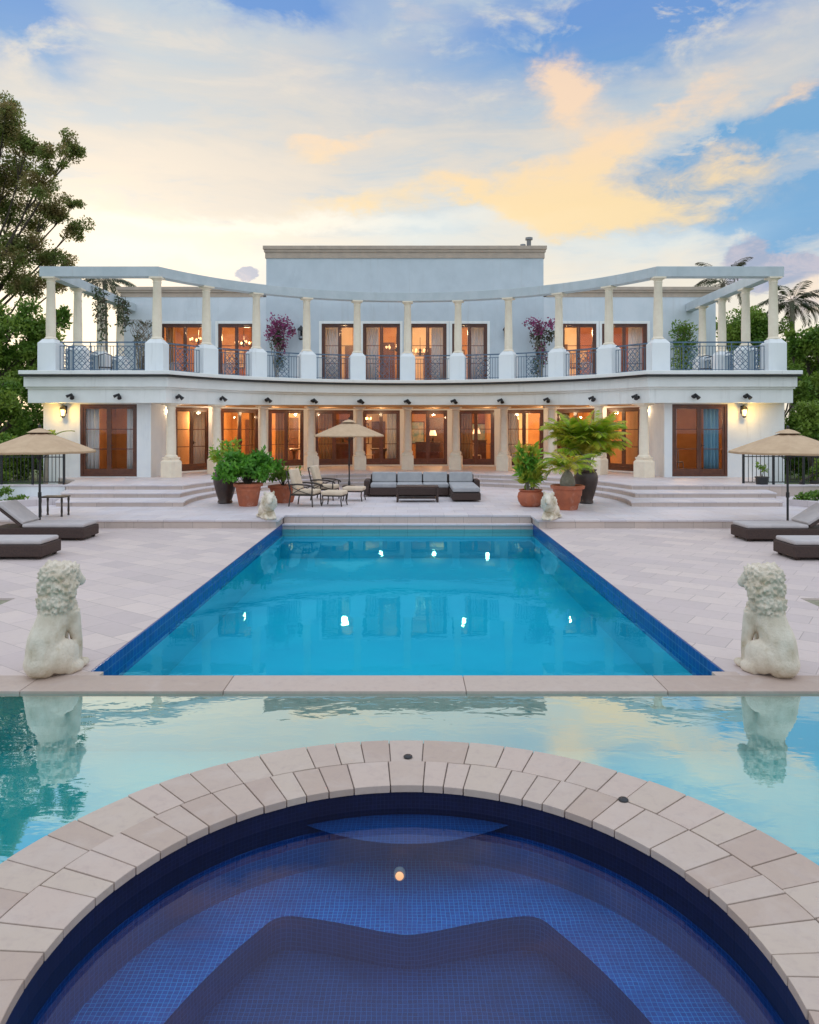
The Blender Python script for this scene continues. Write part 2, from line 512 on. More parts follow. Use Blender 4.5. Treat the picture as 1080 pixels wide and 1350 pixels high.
M['leaf_bright'] = leafmat('bright_leaf', (0.08, 0.27, 0.02), (0.16, 0.38, 0.03), (0.07, 0.22, 0.02), 3.0)
M['leaf_palm'] = leafmat('palm_leaf', (0.20, 0.40, 0.02), (0.42, 0.54, 0.03), (0.56, 0.50, 0.05), 2.0, 0.4)
M['leaf_darkpalm'] = leafmat('dark_palm_leaf', (0.03, 0.06, 0.02), (0.06, 0.09, 0.03), (0.09, 0.07, 0.035), 1.0)
M['leaf_croton'] = leafmat('croton_leaf', (0.12, 0.34, 0.03), (0.18, 0.42, 0.04), (0.45, 0.48, 0.05), 3.0)
M['leaf_yellow'] = leafmat('yellow_leaf', (0.55, 0.46, 0.05), (0.45, 0.42, 0.06), (0.60, 0.40, 0.05), 3.0)
M['petal'] = leafmat('bougainvillea_petal', (0.34, 0.05, 0.17), (0.44, 0.10, 0.28), (0.22, 0.06, 0.11), 2.5)
M['leaf_vine'] = leafmat('vine_leaf', (0.05, 0.09, 0.03), (0.09, 0.13, 0.05), (0.10, 0.08, 0.05), 2.5)
M['plaster_warm'] = mat('warm_interior_plaster', (0.52, 0.28, 0.10), (0.42, 0.20, 0.065), 0.8, 1.5)
M['room_floor'] = mat('room_floor', (0.34, 0.18, 0.08), (0.26, 0.13, 0.06), 0.4, 2.0)
M['curtain'] = mat('white_sheer', (0.88, 0.87, 0.86), (0.82, 0.81, 0.81), 0.9, 2.0)
M['curtain_tan'] = mat('tan_drape', (0.62, 0.42, 0.22), (0.54, 0.35, 0.18), 0.9, 2.0)
M['curtain_blue'] = mat('blue_lit_drape', (0.28, 0.55, 0.72), (0.25, 0.50, 0.68), 0.9, 2.0)  # blue light falling on this curtain is put into its colour
M['cabinet'] = mat('dark_cabinet', (0.13, 0.05, 0.025), (0.09, 0.035, 0.018), 0.45, 4.0)
M['bulb'] = emit('lit_bulb', (1.0, 0.64, 0.30), 1.9)
M['bulb_soft'] = emit('lit_shade', (1.0, 0.72, 0.42), 1.3)
M['spalamp'] = emit('underwater_lamp', (1.0, 0.40, 0.16), 1.3)
M['galv'] = mat('galvanised', (0.30, 0.31, 0.32), (0.22, 0.22, 0.23), 0.5, 6.0)
M['hose'] = mat('black_plastic', (0.02, 0.02, 0.022), (0.03, 0.03, 0.03), 0.5, 6.0)


def weather(m, amt, dark):
    t_ = NT(m.node_tree)
    b_ = t_.t.nodes['Principled BSDF']
    src = b_.inputs['Base Color'].links[0].from_socket
    g_ = t_.n('ShaderNodeNewGeometry')
    mp_ = t_.n('ShaderNodeMapping')
    t_.link(g_.outputs['Position'], mp_.inputs[0])
    mp_.inputs['Scale'].default_value = (5.0, 5.0, 0.35)
    n_ = t_.noise(mp_.outputs[0], 1.0, 6, 0.7, 0.2)
    n2_ = t_.noise(g_.outputs['Position'], 0.35, 3, 0.5)
    f_ = t_.m('MULTIPLY', t_.smooth(n_.outputs[0], 0.5, 0.72), t_.m('MULTIPLY', t_.smooth(n2_.outputs[0], 0.35, 0.65), amt))
    t_.link(t_.mix(f_, src, (*dark, 1)), b_.inputs['Base Color'])


for k_ in ('render', 'block', 'upperwall', 'trimpaint', 'beampaint', 'cornice', 'colstone'):
    weather(M[k_], 0.26, (0.38, 0.37, 0.34))
weather(M['riser'], 0.5, (0.30, 0.24, 0.20))
for k_ in ('curtain', 'curtain_tan', 'curtain_blue'):
    t_ = NT(M[k_].node_tree)
    b_ = t_.t.nodes['Principled BSDF']
    o_ = t_.t.nodes['Material Output']
    tl_ = t_.n('ShaderNodeBsdfTranslucent')
    t_.link(b_.inputs['Base Color'].links[0].from_socket, tl_.inputs[0])
    mx_ = t_.n('ShaderNodeMixShader')
    mx_.inputs[0].default_value = 0.3
    t_.link(b_.outputs[0], mx_.inputs[1])
    t_.link(tl_.outputs[0], mx_.inputs[2])
    t_.link(mx_.outputs[0], o_.inputs[0])


# ------------------------------------------------------------------ objects
def tag(o, label=None, cat=None, group=None, kind=None):
    if label: o['label'] = label
    if cat: o['category'] = cat
    if group: o['group'] = group
    if kind: o['kind'] = kind
    return o


def empty(name, loc, rz=0.0, label=None, cat=None, group=None):
    o = bpy.data.objects.new(name, None)
    o.empty_display_size = 0.3
    col.objects.link(o)
    o.location = loc
    o.rotation_euler = (0, 0, rz)
    return tag(o, label, cat, group)


def link_mesh(name, me, m, parent=None, world=False, bevel=0.0, smooth=False):
    o = bpy.data.objects.new(name, me)
    col.objects.link(o)
    if m is not None:
        me.materials.clear()
        me.materials.append(M[m] if isinstance(m, str) else m)
    if parent is not None:
        o.parent = parent
        if world and parent.parent is None:
            o.location = -Vector(parent.location)
    if smooth:
        me.polygons.foreach_set('use_smooth', [True] * len(me.polygons))
    if bevel:
        md = o.modifiers.new('bevel', 'BEVEL')
        md.width = bevel
        md.segments = 2
        md.limit_method = 'ANGLE'
        md.angle_limit = R(40)
    return o


class MB:
    """collects shapes that become ONE mesh"""

    def __init__(s):
        s.v, s.f = [], []

    def add(s, vs, fs):
        b = len(s.v)
        s.v += [tuple(x) for x in vs]
        s.f += [tuple(i + b for i in f) for f in fs]
        return s

    def box(s, x0, x1, y0, y1, z0, z1):
        vs = [(x, y, z) for z in (z0, z1) for y in (y0, y1) for x in (x0, x1)]
        return s.add(vs, [(0, 2, 3, 1), (4, 5, 7, 6), (0, 1, 5, 4), (2, 6, 7, 3), (0, 4, 6, 2), (1, 3, 7, 5)])

    def bar(s, a, b, w, h, up=(0, 0, 1)):
        """rectangular bar from a to b"""
        a, b = Vector(a), Vector(b)
        d = (b - a).normalized()
        up = Vector(up)
        if abs(d.dot(up)) > 0.95:
            up = Vector((0, 1, 0))
        sx = d.cross(up).normalized() * (w / 2)
        sy = sx.cross(d).normalized() * (h / 2)
        vs = [p + q for p in (a, b) for q in (-sx - sy, sx - sy, sx + sy, -sx + sy)]
        return s.add(vs, [(0, 1, 2, 3), (7, 6, 5, 4), (0, 4, 5, 1), (1, 5, 6, 2), (2, 6, 7, 3), (3, 7, 4, 0)])

    def tube(s, pts, rad, n=8, cap=True):
        pts = [Vector(p) for p in pts]
        if not hasattr(rad, '__len__'):
            rad = [rad] * len(pts)
        vs, fs = [], []
        prev = None
        for i, p in enumerate(pts):
            d = (pts[min(i + 1, len(pts) - 1)] - pts[max(i - 1, 0)]).normalized()
            if prev is None:
                u = Vector((0, 0, 1)) if abs(d.z) < 0.9 else Vector((1, 0, 0))
                u = d.cross(u).normalized()
            else:
                u = (prev - d * prev.dot(d)).normalized()
            prev = u
            w = d.cross(u)
            for k in range(n):
                a = 2 * PI * k / n
                vs.append(p + (u * math.cos(a) + w * math.sin(a)) * rad[i])
        for i in range(len(pts) - 1):
            for k in range(n):
                fs.append((i * n + k, i * n + (k + 1) % n, (i + 1) * n + (k + 1) % n, (i + 1) * n + k))
        if cap:
            fs.append(tuple(range(n - 1, -1, -1)))
            fs.append(tuple((len(pts) - 1) * n + k for k in range(n)))
        return s.add(vs, fs)

    def lathe(s, prof, c=(0, 0, 0), n=24, rot=0.0, cap=True):
        c = Vector(c)
        vs, fs = [], []
        for r, z in prof:
            for k in range(n):
                a = 2 * PI * k / n + rot
                vs.append(c + Vector((r * math.cos(a), r * math.sin(a), z)))
        for i in range(len(prof) - 1):
            for k in range(n):
                fs.append((i * n + k, i * n + (k + 1) % n, (i + 1) * n + (k + 1) % n, (i + 1) * n + k))
        if cap:
            fs.append(tuple(range(n - 1, -1, -1)))
            fs.append(tuple((len(prof) - 1) * n + k for k in range(n)))
        return s.add(vs, fs)

    def prism(s, poly, z0, z1):
        n = len(poly)
        vs = [(x, y, z0) for x, y in poly] + [(x, y, z1) for x, y in poly]
        fs = [tuple(range(n - 1, -1, -1)), tuple(range(n, 2 * n))]
        fs += [(i, (i + 1) % n, n + (i + 1) % n, n + i) for i in range(n)]
        return s.add(vs, fs)

    def ball(s, c, r, n=10, m=7):
        c = Vector(c)
        if not hasattr(r, '__len__'):
            r = (r, r, r)
        prof = []
        vs, fs = [], []
        for j in range(m + 1):
            t = -PI / 2 + PI * j / m
            for k in range(n):
                a = 2 * PI * k / n
                vs.append(c + Vector((r[0] * math.cos(t) * math.cos(a), r[1] * math.cos(t) * math.sin(a), r[2] * math.sin(t))))
        for j in range(m):
            for k in range(n):
                fs.append((j * n + k, j * n + (k + 1) % n, (j + 1) * n + (k + 1) % n, (j + 1) * n + k))
        return s.add(vs, fs)

    def mesh(s, name):
        me = bpy.data.meshes.new(name)
        me.from_pydata(s.v, [], s.f)
        me.update()
        return me

    def build(s, name, m, parent=None, world=False, bevel=0.0, smooth=False, fix=False):
        me = s.mesh(name)
        if fix:
            bm = bmesh.new()
            bm.from_mesh(me)
            bmesh.ops.remove_doubles(bm, verts=bm.verts, dist=1e-5)
            bmesh.ops.recalc_face_normals(bm, faces=bm.faces)
            bm.to_mesh(me)
            bm.free()
        o = link_mesh(name, me, m, parent, world, bevel, smooth)
        if smooth:
            try:
                me.set_sharp_from_angle(angle=R(50))
            except Exception:
                pass
        return o


def np_mesh(name, V, F):
    """quads from arrays"""
    me = bpy.data.meshes.new(name)
    V = np.asarray(V, dtype=np.float32)
    F = np.asarray(F, dtype=np.int32)
    me.vertices.add(len(V))
    me.vertices.foreach_set('co', V.ravel())
    me.loops.add(F.size)
    me.loops.foreach_set('vertex_index', F.ravel())
    me.polygons.add(len(F))
    me.polygons.foreach_set('loop_start', np.arange(0, F.size, 4, dtype=np.int32))
    me.update(calc_edges=True)
    return me


def leaf_quads(pts, size, aspect=0.5, droop=0.0, out=None):
    """one rhombic leaf per point"""
    n = len(pts)
    d = rng.normal(size=(n, 3))
    if out is not None:
        d = d * 0.8 + out
    d[:, 2] -= droop
    d /= np.linalg.norm(d, axis=1)[:, None] + 1e-9
    q = rng.normal(size=(n, 3))
    s = np.cross(d, q)
    s /= np.linalg.norm(s, axis=1)[:, None] + 1e-9
    L = (size * rng.uniform(0.6, 1.35, n))[:, None]
    v = np.empty((n, 4, 3))
    v[:, 0] = pts
    v[:, 1] = pts + d * L * 0.5 + s * L * aspect * 0.5
    v[:, 2] = pts + d * L
    v[:, 3] = pts + d * L * 0.5 - s * L * aspect * 0.5
    return v.reshape(-1, 3)


def leaf_obj(name, m, parent, pts, size, aspect=0.5, droop=0.0, world=False, out=None):
    V = leaf_quads(np.asarray(pts), size, aspect, droop, out)
    F = np.arange(len(V)).reshape(-1, 4)
    return link_mesh(name, np_mesh(name, V, F), m, parent, world)


def clump_pts(c, r, n, shell=0.45):
    """points in an ellipsoid, denser towards the outside"""
    d = rng.normal(size=(n, 3))
    d /= np.linalg.norm(d, axis=1)[:, None]
    rad = rng.uniform(0, 1, n) ** shell
    r = np.array(r if hasattr(r, '__len__') else (r, r, r), dtype=float)
    return np.array(c, dtype=float) + d * rad[:, None] * r


def structure(mb, name, m, bevel=0.0, fix=False):
    return tag(mb.build(name, m, None, bevel=bevel, fix=fix), kind='structure')


# ------------------------------------------------------------------ ground, deck, terrace, steps
g = MB()
g.box(-700, 700, -400, 1200, -1.9, -1.7)
structure(g, 'ground', 'lawn')
g = MB()
g.box(-90, -12.3, 18.0, 120, -1.7, -0.012)
g.box(12.6, 90, 18.0, 120, -1.7, -0.012)
g.box(-12.3, 12.6, 45, 120, -1.7, -0.012)
g.box(-90, -16, -20, 18.0, -1.7, -0.014)
g.box(16, 90, -20, 18.0, -1.7, -0.014)
structure(g, 'lawn', 'lawn')

POOLX, Y0, Y1 = 3.1, 7.06, 18.15      # inside of the long pool
g = MB()
for s in (-1, 1):
    e = POOLX + 0.02
    xa, xb = sorted((s * e, s * 5.5))
    g.box(xa, xb, Y0, 17.6, -0.3, 0)
    xa, xb = sorted((s * 5.5, s * 16))
    g.box(xa, xb, 10.3, 17.6, -0.3, 0)
    g.box(xa, xb, Y0, 7.6, -0.3, 0)
structure(g, 'pool_deck', 'travertine')
g = MB()
for s in (-1, 1):
    xa, xb = sorted((s * 5.5, s * 16))
    g.box(xa, xb, 7.6, 10.3, -0.3, -0.03)
structure(g, 'gravel_bed', 'gravel')

TZ = 0.2
PN = POOLX + 0.025
poly = [(-12.3, 17.45), (-PN, 17.45), (-PN, 18.43), (PN, 18.43), (PN, 17.45), (12.6, 17.45), (12.6, 40), (-12.3, 40)]
g = MB()
g.prism(poly, -0.35, TZ - 0.05)
structure(g, 'terrace_base', 'riser')
g = MB()
poly2 = [(-12.3, 17.42), (-POOLX + .03, 17.42), (-POOLX + .03, 18.37), (POOLX - .03, 18.37), (POOLX - .03, 17.42), (12.6, 17.42), (12.6, 40), (-12.3, 40)]
g.prism(poly2, TZ - 0.05, TZ)
structure(g, 'terrace', 'terrace', bevel=0.008)

CC = 21.5        # centre of the curved front
FLOOR = 0.60


def step_poly(k, grow_=0.0):
    r = 6.3 + 0.36 * k + grow_
    yf = 20.3 + 1.2 * k + grow_
    ph = math.acos((yf - CC) / r)
    pts = [(-9.75 - 0.42 * k + grow_, yf)]
    for i in range(49):
        a = -ph + 2 * ph * i / 48
        pts.append((r * math.sin(a), CC + r * math.cos(a)))
    pts += [(10.4 + 0.42 * k - grow_, yf), (11.7, 25), (13.0, 26.6), (13.0, 40), (-12.8, 40), (-12.8, 26.6), (-11.3, 25)]
    return pts


for k in range(3):
    zt = TZ + (FLOOR - TZ) / 3 * (k + 1)
    g = MB()
    g.prism(step_poly(k, 0.02), TZ - 0.1 + 0.01 * k, zt - 0.035)
    structure(g, 'stone_step', 'riser', fix=True)
    g = MB()
    g.prism(step_poly(k), zt - 0.035, zt)
    structure(g, 'stone_tread', 'terrace', fix=True)

# ------------------------------------------------------------------ swimming pool
pool = empty('swimming_pool', (0, 12.6, 0), 0, 'long rectangular turquoise pool with cobalt blue tiled sides', 'swimming pool')
g = MB()
for s in (-1, 1):
    xa, xb = sorted((s * POOLX, s * (POOLX + 0.018)))
    g = MB()
    g.box(xa, xb, Y0, 18.37, -0.30, -0.004)
    g.build('tile_band', 'bluetile', pool, True)
g = MB()
for s in (-1, 1):
    xa, xb = sorted((s * POOLX, s * (POOLX + 0.3)))
    g.box(xa, xb, Y0, Y1, -1.5, -0.302)
g.box(-POOLX, POOLX, Y0 - 0.2, Y0, -1.5, -0.06)
g.box(-POOLX - .3, POOLX + .3, Y0 - .2, Y1 + .2, -1.7, -0.8)
g.box(-POOLX + .002, POOLX - .002, Y1 - .22, Y1 + 0.2, -1.5, -0.302)
g.build('pool_shell', 'poolplaster', pool, True)
g = MB()
g.box(-POOLX + .002, POOLX - .002, Y1, 18.40, -0.30, -0.04)
g.box(-POOLX + .002, POOLX - .002, 18.38, 18.40, -0.04, TZ - .055)
g.build('far_wall', 'riser', pool, True)
g = MB()
g.box(-POOLX + .002, POOLX - .002, Y1 - 0.03, 18.379, -0.039, 0.0)
g.build('far_ledge', 'terrace', pool, True, 0.006)

# coping between the pool and the basin
cop = empty('pool_coping', (0, 6.87, 0), 0, 'pale stone coping strip between pool and mirror basin', 'coping')
g = MB()
x = -16.0
while x < 16:
    w = random.uniform(1.8, 2.6)
    g.box(x + 0.003, x + w - 0.003, 6.66, Y0 + 0.02, -0.05, 0.006)
    x += w
g.build('stone', 'copingstone', cop, True, 0.006)
g = MB()
g.box(-16, 16, 6.70, Y0 - 0.005, -0.6, -0.004)
g.build('core', 'grout', cop, True)
for s in (-1, 1):
    g = MB()
    xa, xb = sorted((s * (POOLX - 0.12), s * (POOLX + 0.12)))
    g.box(xa, xb, Y0 + 0.025, Y0 + 0.14, -0.05, 0.004)
    g.build('corner_stone', 'copingstone', cop, True, 0.006)

wtr = MB()
wtr.add([(-POOLX, Y0 - .01, -0.13), (POOLX, Y0 - .01, -0.13), (POOLX, Y1, -0.13), (-POOLX, Y1, -0.13)], [(0, 1, 2, 3)])
structure(wtr, 'pool_water', 'poolwater')

# ------------------------------------------------------------------ mirror basin
BX, BY0, BY1 = 15.9, -4.0, 6.70
basin = empty('mirror_basin', (0, 1.4, -0.6), 0, 'shallow teal basin surrounding the round spa', 'basin')
g = MB()
g.box(-BX, BX, BY1 - 0.02, BY1 - 0.002, -0.55, -0.052)
g.box(-BX - .2, -BX, BY0, BY1, -0.7, 0)
g.box(BX, BX + .2, BY0, BY1, -0.7, 0)
g.box(-BX, BX, BY0 - .2, BY0, -0.7, 0)
g.build('basin_wall', 'basinplaster', basin, True)
NSEG = 128
vs, fs = [], []
for k in range(NSEG):
    a = 2 * PI * k / NSEG
    cx, cy = math.cos(a), math.sin(a)
    vs.append((SPA[0] + 2.30 * cx, SPA[1] + 2.30 * cy, -0.02))
    t = min([(BX - 0) / abs(cx) if abs(cx) > 1e-6 else 1e9,
             ((BY1 - SPA[1]) / cy if cy > 0 else (BY0 - SPA[1]) / cy) if abs(cy) > 1e-6 else 1e9])
    vs.append((SPA[0] + t * cx, SPA[1] + t * cy, -0.02))
for (cx, cy) in ((BX, BY1), (-BX, BY1), (-BX, BY0), (BX, BY0)):
    # snap nearest outer vertex to the corner
    best = min(range(NSEG), key=lambda k: (vs[2 * k + 1][0] - cx) ** 2 + (vs[2 * k + 1][1] - cy) ** 2)
    vs[2 * best + 1] = (cx, cy, -0.02)
for k in range(NSEG):
    j = (k + 1) % NSEG
    fs.append((2 * k, 2 * k + 1, 2 * j + 1, 2 * j))
w = MB()
w.add(vs, fs)
structure(w, 'basin_water', 'basinwater')
g = MB()
g.add([(x, y, -0.55) for x, y, z in vs], fs)
g.build('basin_floor', 'basinplaster', basin, True)

# ------------------------------------------------------------------ round spa
spa = empty('round_spa', (SPA[0], SPA[1], -1.0), 0, 'round navy mosaic spa ringed by two rows of pink stone', 'spa')


def ring_stone(g, r0, r1, a0, a1, z0, z1, n=5):
    vs = []
    for z in (z0, z1):
        for r in (r0, r1):
            for k in range(n + 1):
                a = a0 + (a1 - a0) * k / n
                vs.append((SPA[0] + r * math.sin(a), SPA[1] + r * math.cos(a), z))
    q = n + 1
    fs = []
    for k in range(n):
        fs.append((2 * q + k, 2 * q + k + 1, 3 * q + k + 1, 3 * q + k))      # top
        fs.append((k, q + k, q + k + 1, k + 1))                              # bottom
        fs.append((k, k + 1, 2 * q + k + 1, 2 * q + k))                      # inner
        fs.append((q + k, 3 * q + k, 3 * q + k + 1, q + k + 1))              # outer
    fs.append((0, 2 * q, 3 * q, q))
    fs.append((n, q + n, 3 * q + n, 2 * q + n))
    g.add(vs, fs)


g = MB()
for (r0, r1, mean) in ((1.66, 2.015, 0.185), (2.022, 2.375, 0.225)):
    a = random.uniform(0, 0.1)
    end = a + 2 * PI
    while a < end - 0.02:
        wdt = random.choice((0.8, 0.9, 1.0, 1.1, 1.45)) * mean / ((r0 + r1) / 2)
        b = min(a + wdt, end)
        if end - b < 0.05:
            b = end
        gap = 0.0035 / r0
        ring_stone(g, r0 + random.uniform(-.004, .004), r1 + random.uniform(-.004, .004), a + gap, b - gap, -0.045, 0.003 + random.uniform(-.003, .003))
        a = b
g.build('coping', 'copingstone', spa, True, 0.004, fix=True)
g = MB()


def annulus(g, r0, r1, z0, z1, n=128):
    vs, fs = [], []
    for r, z in ((r0, z0), (r1, z0), (r1, z1), (r0, z1)):
        for k in range(n):
            a = 2 * PI * k / n
            vs.append((SPA[0] + r * math.cos(a), SPA[1] + r * math.sin(a), z))
    for i in range(4):
        j = (i + 1) % 4
        for k in range(n):
            l = (k + 1) % n
            fs.append((i * n + k, j * n + k, j * n + l, i * n + l))
    g.add(vs, fs)


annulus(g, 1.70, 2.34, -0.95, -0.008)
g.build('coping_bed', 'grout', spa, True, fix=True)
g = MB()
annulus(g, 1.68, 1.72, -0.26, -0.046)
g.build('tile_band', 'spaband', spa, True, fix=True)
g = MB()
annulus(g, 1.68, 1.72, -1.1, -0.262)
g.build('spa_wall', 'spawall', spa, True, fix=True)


def bench_r(a):
    """scalloped front edge of the bench; a measured from the far side"""
    a = abs((a + PI) % (2 * PI) - PI)
    c0 = R(35)
    if a < c0:
        t = a / c0
        return 1.36 - 0.42 * (1 - t ** 1.7)
    t = (a - c0) / R(64)
    t = t - math.floor(t)
    return 1.36 - 0.14 * math.sin(PI * t) ** 0.7


def bench_s(a):
    return sum(bench_r(a + R(q)) for q in (-3, -2, -1, 0, 1, 2, 3)) / 7


n = 180
vs, fs = [], []
for z, f in ((-0.50, 1), (-0.50, 0), (-0.70, 0)):
    for k in range(n):
        a = 2 * PI * k / n
        r = 1.68 if f else bench_s(a)
        vs.append((SPA[0] + r * math.sin(a), SPA[1] + r * math.cos(a), z))
for k in range(n):
    l = (k + 1) % n
    fs.append((k, n + k, n + l, l))
g = MB()
g.add(vs, fs)
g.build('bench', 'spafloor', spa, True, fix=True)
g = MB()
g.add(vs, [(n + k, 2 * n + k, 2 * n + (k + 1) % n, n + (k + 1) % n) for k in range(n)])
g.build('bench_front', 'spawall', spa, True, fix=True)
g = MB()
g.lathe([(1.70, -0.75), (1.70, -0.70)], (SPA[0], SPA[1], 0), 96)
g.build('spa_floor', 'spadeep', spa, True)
g = MB()
n2 = 48
vs = []
for zz in (-0.20, -0.5):
    for k in range(n2):
        x_ = -0.66 + 1.32 * k / (n2 - 1)
        yb = SPA[1] + math.sqrt(1.679 ** 2 - x_ ** 2)
        vs.append((x_, yb - 0.35 * (1 - (x_ / 0.66) ** 2), zz))
for k in range(n2):
    x_ = -0.66 + 1.32 * k / (n2 - 1)
    vs.append((x_, SPA[1] + math.sqrt(1.679 ** 2 - x_ ** 2), -0.20))
g.add(vs, [(k, k + 1, 2 * n2 + k + 1, 2 * n2 + k) for k in range(n2 - 1)])
g.build('headrest', 'spashelf', spa, True)
for (x, y) in ((538, 999), (822, 1056)):
    d = FPX * EYE / (y - 563)
    g = MB()
    px = (x - 537.5) * d / FPX
    g.lathe([(0.032, 0.004), (0.032, 0.012), (0.026, 0.017), (0.010, 0.017)], (px, d, 0), 18)
    g.build('drain_cap', 'black', spa, True, smooth=True)
g = MB()
lamp_c = Vector((-0.05, SPA[1] + 1.679 - 0.345, -0.38))
g.tube([lamp_c + Vector((0, -0.035, 0)), lamp_c], 0.036, 18)
g.build('lamp_rim', 'galv', spa, True)
g = MB()
g.ball(lamp_c + Vector((0, -0.04, 0)), (0.026, 0.012, 0.026), 14, 8)
g.build('lamp_lens', 'spalamp', spa, True, smooth=True)
w = MB()
w.lathe([(1.679, -0.162), (0.8, -0.162), (0.0001, -0.162)], (SPA[0], SPA[1], 0), 96, cap=False)
structure(w, 'spa_water', 'spawater')
# ------------------------------------------------------------------ villa
villa = empty('villa', (0, 30, 0), 0, 'white two storey villa with curved colonnade, pergola terrace and lit rooms', 'house')
RU = 10.73
YW = 27.0


def path(o, xl=-13.45, xr=13.65, n=44):
    """plan line of the front, pushed o metres outwards from the upper columns"""
    r = RU - o
    th = math.acos((YW - o - CC) / r)
    pts = [(xl, YW - o)]
    for k in range(n + 1):
        a = -th + 2 * th * k / n
        pts.append((r * math.sin(a), CC + r * math.cos(a)))
    pts.append((xr, YW - o))
    return pts


def sweep(name, o0, o1, z0, z1, m, ex=0.0, bevel=0.0):
    A = path(o0, -13.45 - ex + 0.0, 13.65 + ex)
    B = path(o1, -13.45 - ex, 13.65 + ex)
    n = len(A)
    vs = [(x, y, z0) for x, y in A] + [(x, y, z0) for x, y in B] + [(x, y, z1) for x, y in B] + [(x, y, z1) for x, y in A]
    fs = []
    for i in range(n - 1):
        for a, b in ((0, 1), (1, 2), (2, 3), (3, 0)):
            fs.append((a * n + i, a * n + i + 1, b * n + i + 1, b * n + i))
    fs += [(0, n, 2 * n, 3 * n), (n - 1, 4 * n - 1, 3 * n - 1, 2 * n - 1)]
    g = MB()
    g.add(vs, fs)
    return g.build(name, m, villa, True, bevel, fix=True)


sweep('fascia', 1.0, 1.25, 3.25, 3.74, 'trimpaint', -0.13)
sweep('crown_moulding', 1.0, 1.42, 3.80, 4.165, 'trimpaint', -0.06, 0.02)
sweep('moulding_fillet', 1.0, 1.33, 3.74, 3.80, 'trimpaint', -0.09)
sweep('lip_dark_strip', 1.0, 1.60, 4.167, 4.225, 'black', -0.02)  # black strip along the underside of the balcony lip
sweep('balcony_lip', 1.0, 1.66, 4.227, 4.36, 'trimpaint', 0.0, 0.015)
# balcony slab
pp = path(1.0, -13.3, 13.5)
g = MB()
g.prism(pp + [(13.5, 36.0), (-13.3, 36.0)], 3.27, 4.30)
g.build('balcony_slab', 'render', villa, True, fix=True)
# pergola
A, B = path(-0.20, -13.45, 13.75), path(0.20, -13.45, 13.75)
n = len(A)
g = MB()
vs = [(x, y, 7.90) for x, y in A] + [(x, y, 7.90) for x, y in B] + [(x, y, 8.27) for x, y in B] + [(x, y, 8.27) for x, y in A]
fs = []
for i in range(n - 1):
    for a, b in ((0, 1), (1, 2), (2, 3), (3, 0)):
        fs.append((a * n + i, a * n + i + 1, b * n + i + 1, b * n + i))
fs += [(0, n, 2 * n, 3 * n), (n - 1, 4 * n - 1, 3 * n - 1, 2 * n - 1)]
g.add(vs, fs)
g.build('pergola_beam', 'beampaint', villa, True, 0.012, fix=True)
for (x0, x1) in ((-13.32, -12.95), (13.25, 13.62)):
    g = MB()
    g.box(x0, x1, 27.21, 35.0, 7.90, 8.27)
    g.build('pergola_beam', 'beampaint', villa, True, 0.012)


def column_meshes(kind):
    if kind == 'upper':
        zb, zt, hw, top = 4.30, 7.90, 0.33, 5.62
        rs, re = 0.17, 0.142
    else:
        zb, zt, hw, top = 0.0, 3.25 - FLOOR, 0.255, 0.72
        rs, re = 0.175, 0.148
    p = MB()
    b = zb if kind != 'upper' else 0
    H = zt - zb
    ht = (top - zb)
    ch = 0.16
    k = math.sqrt(2)
    p.lathe([(hw * k, 0), (hw * k, ht - ch), ((hw - 0.06) * k, ht - ch * 0.55), (rs * 1.28 * k, ht - 0.02), (rs * 1.2 * k, ht)], n=4, rot=PI / 4)
    c = MB()
    c.lathe([(rs * 1.3, ht), (rs * 1.34, ht + .03), (rs * 1.2, ht + .06), (rs, ht + .09), (rs * 1.01, ht + H * 0.2), (re, H - .22), (re * 1.12, H - .20),
             (re * 1.12, H - .17), (re, H - .15), (re * 1.1, H - .11), (re * 1.45, H - .06)], n=20)
    c.box(-re * 1.6, re * 1.6, -re * 1.6, re * 1.6, H - 0.058, H - 0.002)
    return p.mesh('pedestal'), c.mesh('column')


def put_column(meshes, x, y, z, rz, pm):
    o = bpy.data.objects.new('column', meshes[1])
    col.objects.link(o)
    o.parent = villa
    o.location = Vector((x, y, z)) - Vector(villa.location)
    o.rotation_euler = (0, 0, rz)
    q = bpy.data.objects.new('pedestal', meshes[0])
    col.objects.link(q)
    q.parent = o
    return o


UP, LO = column_meshes('upper'), column_meshes('lower')
for ms, pm in ((UP, 'render'), (LO, 'colstone')):
    ms[0].materials.append(M[pm])
    ms[1].materials.append(M['colstone'])
    ms[1].polygons.foreach_set('use_smooth', [True] * len(ms[1].polygons))
    ms[1].set_sharp_from_angle(angle=R(45))
thU = math.acos((YW - CC) / RU)
ups = []
for k in range(-5, 6):
    a = thU * k / 5
    x, y = RU * math.sin(a), CC + RU * math.cos(a)
    ups.append((x, y, a))
    put_column(UP, x, y, 4.30, -a if abs(k) < 5 else 0, None)
corner = [(-13.12, YW), (13.45, YW)]
for x, y in corner:
    put_column(UP, x, y, 4.30, 0, None)
for x in (-13.12, 13.45):
    for y in (29.2, 31.4, 33.5):
        put_column(UP, x, y, 4.30, 0, None)
rl = RU - 0.98
thL = math.acos((YW - 0.98 - CC) / rl) - R(2.0)
lows = []
for k in range(-5, 6):
    a = thL * k / 5
    x, y = rl * math.sin(a), CC + rl * math.cos(a)
    lows.append((x, y, a))
    put_column(LO, x, y, FLOOR, -a, None)


